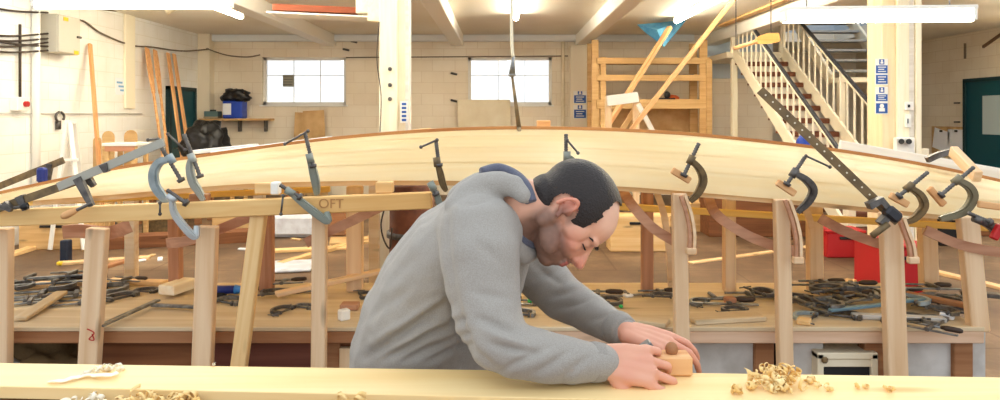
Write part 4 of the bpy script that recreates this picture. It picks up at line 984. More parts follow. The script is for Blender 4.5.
bm = bmesh.new(); cyl(bm, q+Vector((.07, 0, 0)), q+Vector((.13, 0, 0)), .026, 12, .012); build('tool_nose', bm, mat('light_blue', (60, 130, 200), .4), t, True)
build('tool_foot', bx(q+Vector((-.02, 0, -.025)), (.08, .04, .03), .005), BLACK, t)
for k, (x, y, m_, s_, lab) in enumerate(((350, 309, PINK, (.09, .07, .03), 'reddish wood offcut on the bench by the man\'s back'), (344, 320, WHITEP, (.05, .04, .05), 'tiny white block at the bench edge by the man\'s back'),
        (531, 302, GREEN, (.05, .03, .02), 'small green clip on the bench left of the far arm'), (621, 308, GREEN, (.02, .02, .015), 'tiny green clip on the bench beyond the far sleeve'),
        (516, 305, GREEN, (.04, .03, .02), 'green clip beside the man\'s near sleeve'), (628, 297, PAPER, (.05, .04, .015), 'small pale oval offcut on the bench left of the reddish post'),
        (804, 324, PGRN, (.06, .06, .025), 'small yellow wood block in front of the big clamp jumble'), (730, 305, PINK, (.05, .05, .04), 'small pink wood block between the posts right of the hands'),
        (947, 319, PAPER, (.06, .04, .03), 'small white tin in the right hand jumble'), (68, 283, YEL, (.04, .04, .03), 'small yellow cube at the back of the bench at left'))):
    q = onbench(x, y, s_[2]/2+.001); tag(build('wood_offcut' if m_ not in (GREEN, PAPER) else ('plastic_clip' if m_ is GREEN else 'small_block'), bx(q, s_, .005, Matrix.Rotation(k*.7, 3, 'Z')), m_, loc=q), lab, 'offcut' if m_ is not GREEN else 'clip')
for k, (x, y, x1, y1, w_, m_, lab) in enumerate(((822, 297, 852, 286, .06, PINE, 'pale offcut propped against the rear post in the jumble'), (852, 318, 945, 322, .05, GREYP, 'grey lath at the bench front right of centre'), (905, 304, 972, 318, .05, BENCHF, 'brown offcut lying through the rightmost jumble'), (560, 313, 668, 326, .1, BENCHW, 'wide pale board on the bench beyond the hands'), (960, 300, 1000, 304, .06, DSTEEL, 'dark rod pointing off the right end of the bench'), (690, 322, 760, 318, .12, BENCHW, 'wide pale board on the bench front right of the hands'),
        (800, 309, 830, 319, .03, STEEL, 'bright steel bar angled down in the big jumble'), (830, 319, 884, 313, .03, mat('blue_steel', (120, 156, 180), .4, .5), 'blue steel bar at the front of the big jumble'), (903, 312, 940, 309, .035, MATS['blue_steel'], 'blue steel bar at the front of the right jumble'))):
    lift = .03+.012*(k % 3) if k not in (1, 3, 5) else .012
    tag(beam('loose_bar' if m_ in (STEEL, DSTEEL) or 'steel' in lab else 'loose_offcut', onbench(x, y, lift), onbench(x1, y1, lift), w_, .014 if 'bar' in lab else .022, m_), lab, 'bar' if 'bar' in lab or 'rod' in lab else 'offcut')

# ------------------------------------------------------------------ floor clutter behind
def onfloor(x, y, z=0): d = EYE*F/(y-HY); return Vector((PX(x, d), d, z))
def plank_f(x0, y0, x1, y1, w, h, m, lab, z=0, name='floor_plank'):
    d = (EYE-h-z)*F
    a = Vector((PX(x0, d/(y0-HY)), d/(y0-HY), z+h/2)); b = Vector((PX(x1, d/(y1-HY)), d/(y1-HY), z+h/2))
    tag(beam(name, a, b, w, h, m), lab, 'plank')
plank_f(-20, 262, 80, 232, .12, .04, PGRN, 'yellow plank on the floor behind the left end of the bench')
plank_f(58, 262, 150, 256, .12, .03, PINE, 'pale plank lying across the floor behind the left post')
plank_f(130, 258, 82, 272, .1, .03, BENCHF, 'brown plank on the floor behind the left posts')
plank_f(110, 236, 260, 229, .3, .14, BROWN, 'heavy brown baulk on the floor beneath the golden rail')
plank_f(280, 262, 380, 233, .1, .04, SHELFW, 'orange plank slanting across the floor left of the rusty drum')
plank_f(330, 240, 390, 238, .4, .03, PLY, 'sheet of plywood flat on the floor left of the rusty drum')
plank_f(260, 250, 350, 246, .15, .03, PGRN, 'yellow plank crossing the floor behind the narrow post')
plank_f(690, 262, 880, 236, .08, .02, PINE, 'thin lath across the floor between the right posts')
plank_f(700, 222, 1000, 226, .25, .12, BROWN, 'long dark baulk on the far floor at right')
plank_f(935, 270, 1010, 288, .1, .03, PINE, 'pale lath on the floor at the right edge')
plank_f(600, 214, 700, 214, .3, .16, PGRN, 'stack of yellow boards on the far floor right of the man\'s head')
q = onfloor(290, 268); tag(build('polythene_sheet', bx((q.x, q.y, .02), (.45, .5, .03), .01, Matrix.Rotation(.2, 3, 'Z')), POLY, loc=q), 'crinkled white polythene folded on the floor left of the narrow post', 'sheet')
q = onfloor(290, 238); tag(build('polythene_sheet', bx((q.x, q.y+.2, .16), (.7, .5, .3), .05), POLY, loc=q), 'pale wrapped bundle on the floor behind the reddish post', 'bundle')
def crate(x, y, w, h, dp, m, lab, name='storage_crate', lid=True, cat='crate'):
    q = onfloor(x, y); t = thing(name, (q.x, q.y, 0), lab, cat)
    build('crate_body', bx((q.x, q.y+dp/2, h/2), (w, dp, h), .012), m, t)
    if lid: build('lid', bx((q.x, q.y+dp/2, h+.015), (w+.03, dp+.03, .03), .008), m, t)
    build('handle', bx((q.x, q.y-.012, h*.8), (w*.35, .02, .03), .004), BLACK, t)
crate(906, 296, .42, .42, .5, REDC, 'tall red plastic crate on the floor behind the broad right post')
crate(846, 258, .42, .28, .3, REDC, 'low red toolbox on the far floor under the right hull')
crate(640, 252, .7, .42, .3, PGRN, 'yellow timber box on the floor right of the man\'s head', lid=False)
crate(52, 250, .8, .35, .4, SHELFW, 'orange timber box on the floor under the left hull tip', lid=False)
crate(160, 234, .5, .26, .3, BRONZE, 'small brown box on the floor under the crescent clamp', lid=False)
crate(230, 232, .5, .36, .3, SHELFW, 'timber box on the floor behind the broad pale post', lid=False)
crate(330, 236, .4, .5, .3, BENCHF, 'brown timber box on the floor behind the pencilled rail', lid=False)
crate(960, 246, .5, .4, .3, BLACK, 'black box on the far floor near the right end', cat='box')
crate(700, 232, .5, .4, .4, SHELFW, 'timber box on the far floor behind the laths', lid=False)
crate(560, 222, .8, .5, .4, BENCHF, 'brown timber box on the far floor hidden behind the man', lid=False)
# dark stand / drum near post
t = thing('wooden_stump', (PX(412, 5.0), 5.0, 0), 'dark reddish brown barrel like stump behind the man', 'stump')
bm = bmesh.new(); q = Vector((PX(412, 5.2), 5.2, 0))
zt_ = PZ(186, 5.2)
sweep(bm, [q, q+Vector((0, 0, .05)), q+Vector((0, 0, zt_*.5)), q+Vector((0, 0, zt_))], [.19, .18, .17, .165], .1, prof=20, up=Vector((1, 0, 0))); build('stump_body', bm, RUST, t, True)
build('foot_plate', bx((q.x, q.y, .02), (.5, .4, .04), .01), DSTEEL, t)
for z in (.25, .7):
    bm = bmesh.new(); cyl(bm, q+Vector((0, 0, z)), q+Vector((0, 0, z+.04)), .188, 24); build('hoop', bm, DSTEEL, t, True)
bm = bmesh.new(); tube(bm, smoothpath([P(384, 210, 4.8), P(381, 225, 4.8), P(384, 240, 4.8), P(390, 248, 4.8), P(392, 228, 4.8)]), .006, 6)
tag(build('coiled_wire', bm, DCABLE, loc=P(384, 225, 4.8)), 'thin looping wire beside the brown stump', 'wire')
tag(build('dust_bin', bx(onfloor(66, 262)+Vector((0, 0, .12)), (.09, .09, .24), .01), mat('blue_black', (24, 36, 56), .5), loc=onfloor(66, 262)), 'small blue black canister hanging low behind the left post', 'canister')
tag(build('yellow_block', bx(onfloor(67, 263)+Vector((0, -.12, .02)), (.06, .05, .04), .01), YEL, loc=onfloor(67, 263)), 'tiny yellow block on the floor below the blue black canister', 'block')
for k, (x, y) in enumerate(((40, 236), (18, 252), (138, 262), (150, 257), (160, 260), (296, 240), (245, 250))):
    q = onfloor(x, y, .012); tag(build('paper_scrap', bx(q, (.16, .05, .02), .004, Matrix.Rotation(.5*k, 3, 'Z')), PINE if k % 2 else PAPER, loc=q), 'pale scrap lying on the brown floor behind the bench', 'scrap', 'scraps on the floor')
# machine silhouettes further back
for x, y, w_, h_, lab in ((175, 222, 1.0, .7, 'low brown workbench far behind the left clamps'), (470, 222, 1.4, .75, 'low brown workbench far behind the man')):
    q = onfloor(x, y); t = thing('low_bench', q, lab, 'workbench')
    build('bench_top', bx((q.x, q.y, h_), (w_, .6, .06), .006), BENCHF, t)
    for sx in (-1, 1):
        for s2 in (-1, 1): build('leg', bx((q.x+sx*(w_/2-.06), q.y+s2*.22, h_/2-.015), (.08, .08, h_-.03), .004), BENCHF, t)

# ------------------------------------------------------------------ foreground plank and bench
PZ0 = 1.033
def strip(xl, yl0, yl1, xr, yr0, yr1, z, th, name, m):
    """plank whose top back edge passes through pixels (xl,yl0),(xr,yr0) and front edge through (xl,yl1),(xr,yr1)"""
    def g(x, y): d = (EYE-z)*F/(y-HY); return Vector((PX(x, d), d, z))
    c = [g(xl, yl0), g(xr, yr0), g(xr, yr1), g(xl, yl1)]
    bm = bmesh.new(); A = [bm.verts.new(p) for p in c]; B = [bm.verts.new(p-Vector((0, 0, th))) for p in c]
    bm.faces.new(A); bm.faces.new(B[::-1])
    for i in range(4): bm.faces.new((A[i], B[i], B[(i+1) % 4], A[(i+1) % 4]))
    bmesh.ops.bevel(bm, geom=list(bm.edges), offset=.0015, segments=1, affect='EDGES')
    return build(name, bm, m, loc=c[0]-Vector((0, 0, th)))
o = strip(-60, 362, 385, 1060, 378, 409, PZ0, .026, 'fresh_plank', FORE)
tag(o, 'wide freshly planed yellow plank across the foreground', 'plank')
t = thing('near_workbench', (0, 1.45, 0), 'worn brown workbench top under the foreground plank', 'workbench')
build('bench_top', bx((0, 1.28, PZ0-.026-.024), (3.2, .58, .044), .003), DECKW, t)
for x in (-1.5, 1.5):
    for y in (1.05, 1.5): build('leg', bx((x, y, (PZ0-.072)/2), (.09, .09, PZ0-.072), .004), BENCHF, t)
# shavings
def curls(name, spots, label, m=SHAV, seed=1):
    rnd = random.Random(seed); bm = bmesh.new(); c0 = None
    for (x, y, z, r, n) in spots:
        d = (EYE-z)*F/(y-HY); c = Vector((PX(x, d), d, z))
        c0 = c0 or c
        for k in range(n):
            ax = Vector((rnd.uniform(-1, 1), rnd.uniform(-1, 1), rnd.uniform(-.5, .5))).normalized()
            T, U, S = frame_of(ax, Vector((0, 0, 1)))
            cc = c+Vector((rnd.uniform(-1, 1)*r*1.3, rnd.uniform(-1, 1)*r*.8, r*rnd.uniform(.5, 1.1)))
            turns = rnd.uniform(.6, 1.6); r0 = r*rnd.uniform(.35, .75); steps = int(14*turns)+4; wd = rnd.uniform(.005, .010); rise = rnd.uniform(.3, 1.4)*r
            prev = None; a0 = rnd.uniform(0, 6)
            for s in range(steps+1):
                a = a0+s/steps*turns*2*PI; rr = r0*(1-.35*s/steps)
                p = cc+U*math.cos(a)*rr+S*math.sin(a)*rr+T*rise*(s/steps-.5)
                p.z = max(p.z, z+.001)
                e = (T+U*.3*math.sin(a)).normalized()*wd/2
                q1 = p-e; q2 = p+e; q1.z = max(q1.z, z+.0008); q2.z = max(q2.z, z+.0008)
                cur = (bm.verts.new(q1), bm.verts.new(q2))
                if prev: bm.faces.new((prev[0], prev[1], cur[1], cur[0]))
                prev = cur
    o = build(name, bm, m, smooth=True, loc=c0)
    md = o.modifiers.new('t', 'SOLIDIFY'); md.thickness = .0006
    return tag(o, label, 'shavings', kind='stuff')
ZB = PZ0-.028
curls('wood_shavings', [(158, 409, ZB, .02, 9), (172, 410, ZB, .018, 9), (188, 408, ZB, .02, 9), (200, 410, ZB, .014, 6)], 'curled shavings below the plank at lower left', SHAV, 11)
curls('wood_shavings', [(78, 408, ZB, .02, 5), (96, 409, ZB, .02, 5)], 'pale ringed shavings below the far left of the plank', SHAVW, 12)
curls('wood_shavings', [(128, 410, ZB, .018, 7), (146, 408, ZB, .022, 7)], 'shavings sticking up in front of the plank at left', SHAV, 21)
curls('wood_shavings', [(352, 409, ZB, .02, 7), (362, 408, ZB, .016, 4), (395, 411, ZB, .012, 4), (440, 411, ZB, .014, 4), (480, 410, ZB, .016, 6), (490, 411, ZB, .014, 5), (522, 410, ZB, .016, 6), (530, 410, ZB, .014, 6), (560, 411, ZB, .012, 5), (600, 412, ZB, .012, 5), (640, 412, ZB, .012, 4)], 'scattered shavings in front of the plank below the man', SHAV, 13)
curls('wood_shavings', [(772, 375, PZ0, .018, 12), (785, 380, PZ0, .02, 12), (765, 386, PZ0, .02, 12), (788, 388, PZ0, .018, 10), (778, 392, PZ0, .016, 10), (757, 390, PZ0, .014, 8)], 'heap of curly shavings on the plank right of the hands', SHAV, 14)
curls('wood_shavings', [(815, 383, PZ0, .010, 4), (822, 390, PZ0, .009, 4), (862, 389, PZ0, .008, 4), (888, 392, PZ0, .008, 4), (740, 395, PZ0, .012, 5)], 'few stray shavings on the right of the plank', SHAV, 15)
curls('wood_shavings', [(103, 372, PZ0, .012, 5), (118, 371, PZ0, .012, 4), (92, 375, PZ0, .01, 4), (213, 366, PZ0, .005, 2)], 'small curls on the plank at left above the flat shaving', SHAVW, 16)
# long flat shaving
bm = bmesh.new(); pts = []
for k in range(25):
    f = k/24; d_ = (EYE-PZ0)*F/((383-7*f+1.2*math.sin(f*9))-HY); pts.append(Vector((PX(48+70*f, d_), d_, PZ0+.003+.002*math.sin(f*14)**2+.004*f)))
sweep(bm, pts, [.006+.012*math.sin(PI*min(1, k/16)) if k < 16 else .018 for k in range(25)], .0015, up=Vector((0, 0, 1)))
tag(build('long_shaving', bm, SHAVW, loc=pts[0]), 'long flat white shaving lying on the plank at left', 'shaving')

# ------------------------------------------------------------------ the man
def V(x, y, d): return P(x, y, d)
SK = bpy.data.materials.new('skin'); SK.use_nodes = True
nt = SK.node_tree; b_ = nt.nodes['Principled BSDF']; at = nt.nodes.new('ShaderNodeVertexColor'); at.layer_name = 'Col'
nt.links.new(at.outputs['Color'], b_.inputs['Base Color']); b_.inputs['Roughness'].default_value = .48
b_.inputs['Subsurface Weight'].default_value = .12; b_.inputs['Subsurface Radius'].default_value = (.02, .008, .004); b_.inputs['Subsurface Scale'].default_value = .3
HAIRM = mat('dark_hair', (32, 24, 22), .42, bump=.4, bscale=260, rgb2=(40, 30, 27), vscale=120)
def cloth_mat(name, a, b2):
    m = mat(name, a, .9, rgb2=b2, vscale=420, bump=.3, bscale=500, spec=.15)
    m.node_tree.nodes['Principled BSDF'].inputs['Sheen Weight'].default_value = .25
    return m
HOOD = cloth_mat('grey_marl', (156, 151, 144), (170, 165, 158))
HOODL = cloth_mat('hood_lining', (88, 90, 106), (104, 106, 122))

HD = 1.66; SC = 1.10
ori = V(568, 212, HD)
fw = Vector((.48, 0, -.87)).normalized(); upv = Vector((.87, 0, .48)).normalized()
yaw = math.radians(9)
lf = upv.cross(fw)       # left of the head (away from the camera)
Rm = Matrix((fw, lf, upv)).transposed()
Rm = Rm @ Matrix.Rotation(-yaw, 3, 'Z')
def H(x, y, z): return ori+(Rm @ Vector((x, y, z)))*SC
Hinv = Rm.transposed()
bm = bmesh.new()
def he(c, s, rot=None):
    r = Rm if rot is None else Rm @ rot
    ell(bm, H(*c), tuple(q*SC for q in s), r, 24)
he((-.004, 0, .035), (.093, .074, .078))            # cranium
he((-.03, 0, .02), (.062, .068, .07))
he((.035, 0, .03), (.058, .062, .066))              # forehead
he((.045, 0, -.02), (.048, .052, .06))              # mid face
he((.04, 0, -.06), (.045, .042, .04))              # mouth/jaw
he((.058, 0, -.088), (.024, .024, .018))            # chin
for s in (-1, 1):
    he((.02, s*.045, -.055), (.045, .014, .024), Matrix.Rotation(.55, 3, 'Y'))   # jaw line
    he((-.012, s*.056, -.04), (.018, .012, .03))
    he((.058, s*.036, -.022), (.022, .02, .018))    # cheekbone
    he((.078, s*.028, .018), (.016, .026, .008))    # brow ridge
    he((.07, s*.031, .0), (.014, .016, .011))       # eye ball under lid
    he((.094, s*.010, -.034), (.012, .009, .008))   # nostril wing
    he((.035, s*.052, -.0), (.03, .015, .03))      # temple
    # ear: rim, lobe, tragus
    ec = Vector((-.012, s*.079, -.004))
    for k in range(13):
        a = -1.9+k*.34; rr = .0175
        he((ec.x-.002+rr*.78*math.cos(a+PI/2+.2)*-1, ec.y+s*(.006+.004*math.sin(k*.5)), ec.z+.006+rr*1.35*math.sin(a+PI/2-.2)*1), (.0055, .005, .0055))
    he((-.014, s*.073, .0), (.012, .007, .017)); he((-.006, s*.076, -.022), (.007, .005, .008)); he((.004, s*.075, -.004), (.005, .005, .008))
for k in range(8):                                   # nose bridge to tip
    f = k/7; he((.082+.026*f**1.2, 0, .012-.044*f), (.0085+.003*f, .0075+.005*f, .010))
he((.108, 0, -.033), (.012, .0115, .010)); he((.092, 0, -.043), (.012, .006, .006))
he((.088, 0, -.056), (.011, .022, .0055)); he((.086, 0, -.066), (.011, .020, .006))   # lips
he((.074, 0, -.075), (.014, .02, .009))
# neck into trunk
nk = [(H(-.028, 0, -.035), .056*SC), (H(-.055, 0, -.07), .058*SC), (V(508, 232, 1.7), .072), (V(482, 250, 1.73), .085)]
chain(bm, nk, 20)
# trunk and arms under the clothes
TR = [(V(468, 264, 1.77), .085), (V(436, 318, 1.84), .095), (V(420, 375, 1.86), .10)]
chain(bm, TR, 16)
sn, en, wn = V(478, 238, 1.60), V(500, 350, 1.48), V(600, 362, 1.482)
sf, ef, wf = V(512, 243, 1.93), V(562, 299, 1.90), V(626, 332, 1.64)
chain(bm, [(V(482, 232, 1.72), .06), (sn, .04), (en, .034), (wn, .028)], 14)
chain(bm, [(V(490, 240, 1.75), .06), (sf, .036), (ef, .034), (wf, .026)], 14)
# legs to the floor
hipc = V(425, 400, 1.84)
def zed(p, z): q = Vector(p); q.z = z; return q
for s in (-1, 1):
    h0 = Vector((hipc.x, 1.84+s*.09, .92)); kn = Vector((hipc.x+(.06 if s < 0 else -.12), 1.84+s*.12, .50)); an = Vector((hipc.x+(.0 if s < 0 else -.25), 1.84+s*.13, .09))
    chain(bm, [(h0, .085), (kn, .055), (an, .04), (an+Vector((.13, 0, -.045)), .035)], 12)
chain(bm, [(Vector((hipc.x, 1.84, .95)), .12), TR[2]], 14)
def hand(wrist, xdir, back, mirror, curls_, thumb, scale=1.0, spread=.10):
    x = xdir.normalized(); z = (back-back.dot(x)*x).normalized(); y = z.cross(x)*(1 if not mirror else -1)
    # y points to the thumb side
    def L(a, b, c): return wrist+(x*a+y*b+z*c)*scale
    palm_l = .092
    for k, (by, ln) in enumerate(((.030, .088), (.010, .095), (-.011, .090), (-.030, .080))):
        chain(bm, [(L(.0, by*.55, 0), .0185*scale), (L(ln*.5, by*.85, .001), .0165*scale), (L(ln, by, .002), .0125*scale)], 12)
    fl = [(.043, .027, .021), (.048, .031, .022), (.044, .029, .022), (.034, .022, .02)]
    for k, (by, ln) in enumerate(((.036, .088), (.012, .095), (-.0125, .090), (-.036, .080))):
        p = L(ln, by, .001); ang = 0; c = curls_[k]; sp = (1.5-k)*spread
        pts = [(p, .0102*scale)]
        for j, seg in enumerate(fl[k]):
            ang += c[j]
            dirv = (x*math.cos(ang)*math.cos(sp)+y*math.sin(sp)-z*math.sin(ang)).normalized()
            p = p+dirv*seg*scale; pts.append((p, (.0092, .0082, .0072)[j]*scale))
        chain(bm, pts, 12)
    # thumb
    p = L(.022, .026, -.006); pts = [(p, .0165*scale)]
    for (a, b, c, ln, r) in thumb:
        dv = (x*a+y*b+z*c).normalized(); p = p+dv*ln*scale; pts.append((p, r*scale))
    chain(bm, pts, 12)
th = [(.6, .7, -.35, .042, .0135), (.85, .35, -.45, .034, .0115), (.95, .0, -.4, .028, .0095)]
hand(wn+Vector((.01, 0, .002)), Vector((1, -.05, -.12)), Vector((-.05, -.75, .66)), True, [(.35, .75, .5), (.4, .8, .5), (.45, .85, .5), (.5, .9, .5)], th, 1.06)
hand(wf+Vector((.004, -.004, 0)), Vector((.92, -.42, -.18)), Vector((.12, -.35, .93)), False, [(.25, .5, .4), (.3, .55, .4), (.3, .6, .4), (.35, .7, .4)], th, 1.0)
body = build('person', bm, SK, loc=(hipc.x, 1.84, 0))
tag(body, 'balding bearded man in grey hooded sweatshirt bending over the plank planing it', 'person')
remesh(body, .0038, 4, .5)
me = body.data; ca = me.color_attributes.new('Col', 'FLOAT_COLOR', 'POINT')
base = Vector(lin((224, 168, 140))[:3]); pink = Vector(lin((214, 126, 104))[:3]); dark = Vector(lin((78, 56, 48))[:3]); lip = Vector(lin((186, 96, 86))[:3]); scal = Vector(lin((240, 200, 176))[:3])
bl = Vector(body['_base'])
def sst(a, b, x): t = max(0, min(1, (x-a)/(b-a))); return t*t*(3-2*t)
for i, v in enumerate(me.vertices):
    wp = v.co+bl; h = Hinv @ ((wp-ori)/SC); c = base.copy()
    if h.length < .2:
        nz = .5+.5*noise.noise(wp*90)
        # stubble: jaw, chin, moustache, sideburn
        st = sst(-.016-.3*max(0, h.x-.03), -.04-.3*max(0, h.x-.03), h.z)*sst(-.05, -.02, h.x)
        st *= 1-.0*sst(.09, .1, h.x)
        mo = sst(-.042, -.048, h.z)*sst(.07, .08, h.x)
        side = sst(-.03, -.008, h.x)*sst(.032, .012, h.x)*sst(.055, .066, abs(h.y))*sst(.02, -.01, h.z)
        k = max(st*.8, mo*.75, side*.7)*(.85+.2*nz)
        ck = math.exp(-((h.x-.055)**2+(h.z+.03)**2)/.0008); c = c.lerp(pink, .55*ck)
        nose = math.exp(-((h.x-.11)**2+(h.z+.033)**2)/.0004); c = c.lerp(pink, .7*nose)
        if abs(h.y) > .07: c = c.lerp(pink, .6)
        c = c.lerp(scal, .6*sst(.03, .06, h.z)*sst(.0, .04, h.x))
        c = c.lerp(dark, min(k, .8))
        if -.071 < h.z < -.052 and h.x > .088 and abs(h.y) < .026: c = c.lerp(lip, .7)
    else:
        nz = noise.noise(wp*25); c = c.lerp(pink, .25+.25*nz)
    ca.data[i].color = (c.x, c.y, c.z, 1)
# hair: short, receding above the temples
bm = bmesh.new()
ell(bm, (-.004, 0, .035), (.0985, .0795, .0835), None, 64); ell(bm, (-.03, 0, .018), (.068, .0735, .076), None, 64); ell(bm, (.034, 0, .03), (.061, .066, .071), None, 48)
ell(bm, (-.045, 0, -.02), (.055, .060, .05), None, 32)
me = bpy.data.meshes.new('hair'); bm.to_mesh(me); bm.free(); me.materials.append(HAIRM)
hair = bpy.data.objects.new('hair', me); C.objects.link(hair)
remesh(hair, .003, 2, .5)
bm = bmesh.new(); bm.from_mesh(hair.data)
def hairline(v):
    x, y, z = v.x, abs(v.y), v.z
    j = .004*noise.noise(Vector((v.x*120, v.y*120, v.z*120)))
    top = .036+.010*math.exp(-(y/.03)**2)-.008*math.exp(-((y-.044)/.016)**2)*sst(.06, .09, z)   # receding corners, centre tuft
    lim = top if z > .06 else (.046-.3*max(0, .02-z) if z > -.005 else -.02)
    if z < -.005: lim = min(lim, .022) if z > -.03 and x > .0 else -.022-.9*(-z-.005)*.3
    if z < -.062: return False
    # around the ear
    if (x+.012)**2+(z+.004)**2 < .027**2 and y > .05: return False
    if v.y > .015 and z < .094: lim = min(lim, .02)
    return x < lim+j
kill = [v for v in bm.verts if not hairline(v.co)]
bmesh.ops.delete(bm, geom=kill, context='VERTS')
bm2 = bm.copy(); bm.free()
nm = bpy.data.meshes.new('hair'); bm2.transform(Matrix.Translation(ori) @ (Rm*SC).to_4x4()); bm2.transform(Matrix.Translation(-Vector(body['_base']))); bm2.to_mesh(nm); bm2.free(); nm.materials.append(HAIRM)
for p in nm.polygons: p.use_smooth = True
hair.data = nm; hair.parent = body; hair.matrix_basis = Matrix()
# eyebrows, lashes
for s in (-1, 1):
    bm = bmesh.new(); pts = [H(x_+.001, s*y_, z_) for x_, y_, z_ in ((.0965, .014, .013), (.0955, .022, .016), (.091, .032, .018), (.084, .041, .018), (.075, .049, .016), (.065, .055, .012))]
    sweep(bm, pts, [.002, .0035, .004, .0038, .003, .0015], .004, prof=6); build('eyebrow', bm, HAIRM, body, True)
    bm = bmesh.new(); pts = [H(x_, s*y_, -.006-.0018*math.sin(k/4*PI)) for k, (x_, y_) in enumerate(((.084, .02), (.0855, .028), (.0835, .036), (.079, .043), (.071, .048)))]
    sweep(bm, pts, [.001, .0018, .0022, .002, .001], .002, prof=6); build('eyelashes', bm, BLACK, body, True)

# hoodie
bm = bmesh.new()
def sidechain(cents, half, n=5, seg=18):
    """torso cross-sections: (x,y,d centre, r in-image, half depth)"""
    for k in range(n):
        f = -1+2*k/(n-1)
        chain(bm, [(V(x, y, dc)+Vector((0, f*hw, 0)), r*(1-.12*abs(f)**2)) for (x, y, dc, r, hw) in cents], seg)
sidechain([(414, 378, 1.86, .162, .075), (411, 350, 1.86, .160, .08), (417, 318, 1.845, .148, .08), (432, 284, 1.83, .138, .085), (452, 252, 1.80, .125, .10), (472, 230, 1.77, .104, .12), (490, 224, 1.74, .088, .12)], 1)
# shoulders & arms
chain(bm, [(V(474, 232, 1.66), .10), (V(478, 232, 1.60), .093), (V(480, 252, 1.565), .088), (V(482, 285, 1.54), .083), (V(488, 318, 1.51), .077), (V(498, 342, 1.48), .067), (V(512, 351, 1.47), .060),
           (V(540, 356, 1.47), .055), (V(572, 360.5, 1.475), .046), (V(594, 362, 1.48), .039), (V(603, 362, 1.482), .037)], 22)
chain(bm, [(V(500, 236, 1.86), .090), (V(518, 251, 1.92), .080), (V(540, 274, 1.91), .070), (V(562, 297, 1.88), .062), (V(592, 315, 1.78), .050), (V(614, 328, 1.69), .040), (V(622, 330.5, 1.658), .037)], 20)
# chest front and belly
chain(bm, [(V(500, 240, 1.74), .085), (V(488, 275, 1.78), .095), (V(470, 315, 1.82), .10), (V(452, 350, 1.85), .11)], 18)
# collar ring around the neck
ctr = V(519, 219, 1.70); nax = (H(-.03, 0, -.03)-V(482, 250, 1.73)).normalized()
T, U, S = frame_of(nax, Vector((0, 1, 0)))
cring = []
for k in range(17):
    a = k/16*2*PI; cring.append((ctr+U*math.cos(a)*.093+S*math.sin(a)*.083-nax*.02, .024))
chain(bm, cring, 12)
# hood bunched behind the neck
hp = [(456, 206, 1.60, .030), (466, 194, 1.62, .032), (482, 186, 1.63, .032), (500, 183, 1.63, .030), (514, 186, 1.62, .024), (524, 196, 1.60, .018)]
chain(bm, [(V(x, y, d_), r) for x, y, d_, r in hp], 14)
hp = [(462, 200, 1.76, .042), (480, 188, 1.76, .040), (496, 179, 1.76, .033), (512, 179, 1.74, .026), (524, 186, 1.72, .018)]
chain(bm, [(V(x, y, d_), r) for x, y, d_, r in hp], 14)
chain(bm, [(V(470, 202, 1.86), .045), (V(492, 192, 1.84), .036), (V(512, 194, 1.82), .026)], 14)
# waistband
for k in range(5):
    f = -1+2*k/4; chain(bm, [(V(420, 385, 1.86)+Vector((0, f*.085, 0)), .148), (V(420, 396, 1.86)+Vector((0, f*.085, 0)), .146)], 16)
hd_ = build('hoodie', bm, HOOD, body)
remesh(hd_, .0055, 8, .5)
hb = Vector(body['_base'])
hm = hd_.data; hm.calc_loop_triangles() if hasattr(hm, 'calc_loop_triangles') else None
nrm = [Vector(v.normal) for v in hm.vertices]
def segd(x, y, q):
    x0, y0, x1, y1 = q[:4]; dx, dy = x1-x0, y1-y0; t = max(0, min(1, ((x-x0)*dx+(y-y0)*dy)/(dx*dx+dy*dy)))
    return math.hypot(x-x0-dx*t, y-y0-dy*t), t
# creases on the side of the cloth that faces the camera: ends, width (px at that distance), depth (m, + is a ridge), far arm only when last is 1
folds = [(366, 356, 446, 306, 4.5, -.016), (384, 359, 462, 318, 4, -.016), (404, 360, 468, 334, 4, -.014), (372, 344, 440, 300, 4, .010), (392, 350, 456, 314, 3.5, .009),
    (426, 361, 470, 345, 3.5, -.012), (362, 322, 412, 286, 6, -.007), (386, 282, 430, 248, 7, -.006), (446, 214, 452, 300, 5, -.010), (452, 300, 470, 352, 5, -.014), (462, 205, 500, 196, 4, -.008),
    (474, 240, 500, 262, 5, -.006), (470, 292, 512, 300, 5, -.006), (478, 318, 520, 334, 4, -.011), (486, 332, 524, 346, 4, .008), (490, 345, 534, 352, 3.5, -.010), (500, 372, 548, 346, 4, -.008), (530, 376, 570, 350, 4, -.006), (560, 380, 590, 356, 4, -.006), (470, 350, 500, 372, 4, -.007),
    (534, 262, 560, 284, 4, -.008), (540, 300, 580, 288, 4, -.010), (556, 310, 592, 298, 3.5, -.008), (528, 280, 560, 268, 4, -.008), (590, 322, 612, 312, 3, -.006)]
for i, v in enumerate(hm.vertices):
    p = v.co+hb
    n = noise.fractal(Vector((p.x*7, p.y*7, p.z*9)), 1, 2, 3)
    o_ = .006*n
    if nrm[i].y < .15:
        x = HX+F*p.x/p.y; y = HY+(EYE-p.z)*F/p.y
        x += 2.2*noise.noise(p*14); y += 2.2*noise.noise(p*14+Vector((5, 5, 5)))
        for q in folds:
            dd_, t_ = segd(x, y, q)
            if dd_ < q[4]*3: o_ += q[5]*math.sin(PI*(.12+.76*t_))*math.exp(-(dd_/q[4])**2)*min(1, .4-nrm[i].y)
    v.co = v.co+nrm[i]*o_
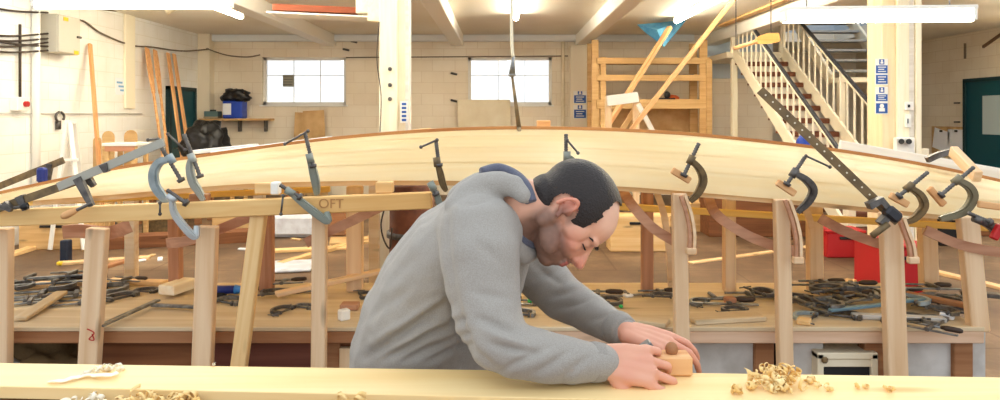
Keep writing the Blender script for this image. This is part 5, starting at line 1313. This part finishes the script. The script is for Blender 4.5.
# cut the neckline so the neck is free: darker lining ring and drawcord
bm = bmesh.new()
chain(bm, [(ctr+U*math.cos(a)*.081+S*math.sin(a)*.073+nax*.004, .011) for a in [k/20*2*PI for k in range(21)]], 10)
cl = build('collar_lining', bm, HOODL, hd_); remesh(cl, .005, 2); tag(cl, 'dark blue grey lining of the collar')
bm = bmesh.new()
sweep(bm, smoothpath([V(482, 173, 1.66), V(498, 169, 1.68), V(514, 175, 1.66), V(525, 186, 1.62), V(531, 202, 1.60)]), [.014]*25, .01, prof=8)
lin_ = build('hood_edge', bm, HOODL, hd_, True)
for wp_, ax in ((V(603, 362, 1.482), Vector((1, 0, 0))), (V(623, 331, 1.652), (wf-ef).normalized())):
    bm = bmesh.new(); sweep(bm, [wp_-ax*.028, wp_-ax*.014, wp_+ax*.004, wp_+ax*.012], [.041, .042, .038, .034], .04, prof=24)
    build('cuff', bm, cloth_mat('ribbed_cuff', (146, 141, 134), (160, 155, 148)), hd_, True)
# trousers and boots (mostly behind the bench)
bm = bmesh.new()
for s in (-1, 1):
    h0 = Vector((hipc.x, 1.86+s*.09, .90)); kn = Vector((hipc.x+(.06 if s < 0 else -.12), 1.84+s*.12, .50)); an = Vector((hipc.x+(.0 if s < 0 else -.25), 1.84+s*.13, .10))
    chain(bm, [(h0, .105), (kn, .082), (an, .07)], 16)
chain(bm, [(Vector((hipc.x, 1.82, .90)), .11), (Vector((hipc.x, 1.90, .90)), .11)], 16)
tr = build('trousers', bm, mat('dark_denim', (48, 52, 68), .85), body); remesh(tr, .009, 3)
for s in (-1, 1):
    an = Vector((hipc.x+(.0 if s < 0 else -.25), 1.84+s*.13, .06)); bm = bmesh.new()
    ell(bm, an+Vector((.06, 0, -.01)), (.14, .05, .05)); ell(bm, an+Vector((0, 0, .02)), (.06, .05, .06)); box(bm, an+Vector((.055, 0, -.05)), (.27, .09, .02), .005)
    build('boot', bm, BLACK, body, True)

# wooden plane in his hands
t = thing('wooden_plane', (PX(662, 1.53), 1.53, PZ0), 'small wooden hand plane held under the man\'s hands on the plank', 'hand plane')
xc = PX(638, 1.535)
build('plane_body', bx((xc+.02, 1.54, PZ0+.022), (.19, .052, .042), .004), OAR, t)
bm = bmesh.new(); ell(bm, (xc+.075, 1.54, PZ0+.052), (.014, .014, .016)); build('knob', bm, BENCHF, t, True)
build('wedge', bx((xc+.02, 1.54, PZ0+.05), (.035, .03, .03), .003, Matrix.Rotation(-.6, 3, 'Y')), STEEL, t)

# ------------------------------------------------------------------ camera
cam = bpy.data.cameras.new('camera'); co = bpy.data.objects.new('camera', cam); C.objects.link(co)
co.location = (0, 0, EYE); co.rotation_euler = (PI/2, 0, 0)
cam.sensor_width = 36; cam.sensor_fit = 'HORIZONTAL'; cam.lens = 36*F/1000; cam.shift_y = -(200-HY)/1000; cam.clip_start = .05
cam.dof.use_dof = False
s = bpy.context.scene; s.camera = co
s.view_settings.view_transform = 'Standard'; s.view_settings.look = 'None'; s.view_settings.gamma = 1; s.view_settings.use_curve_mapping = False
s.view_settings.exposure = 0.74
for o in bpy.data.objects:
    if '_base' in o: del o['_base']
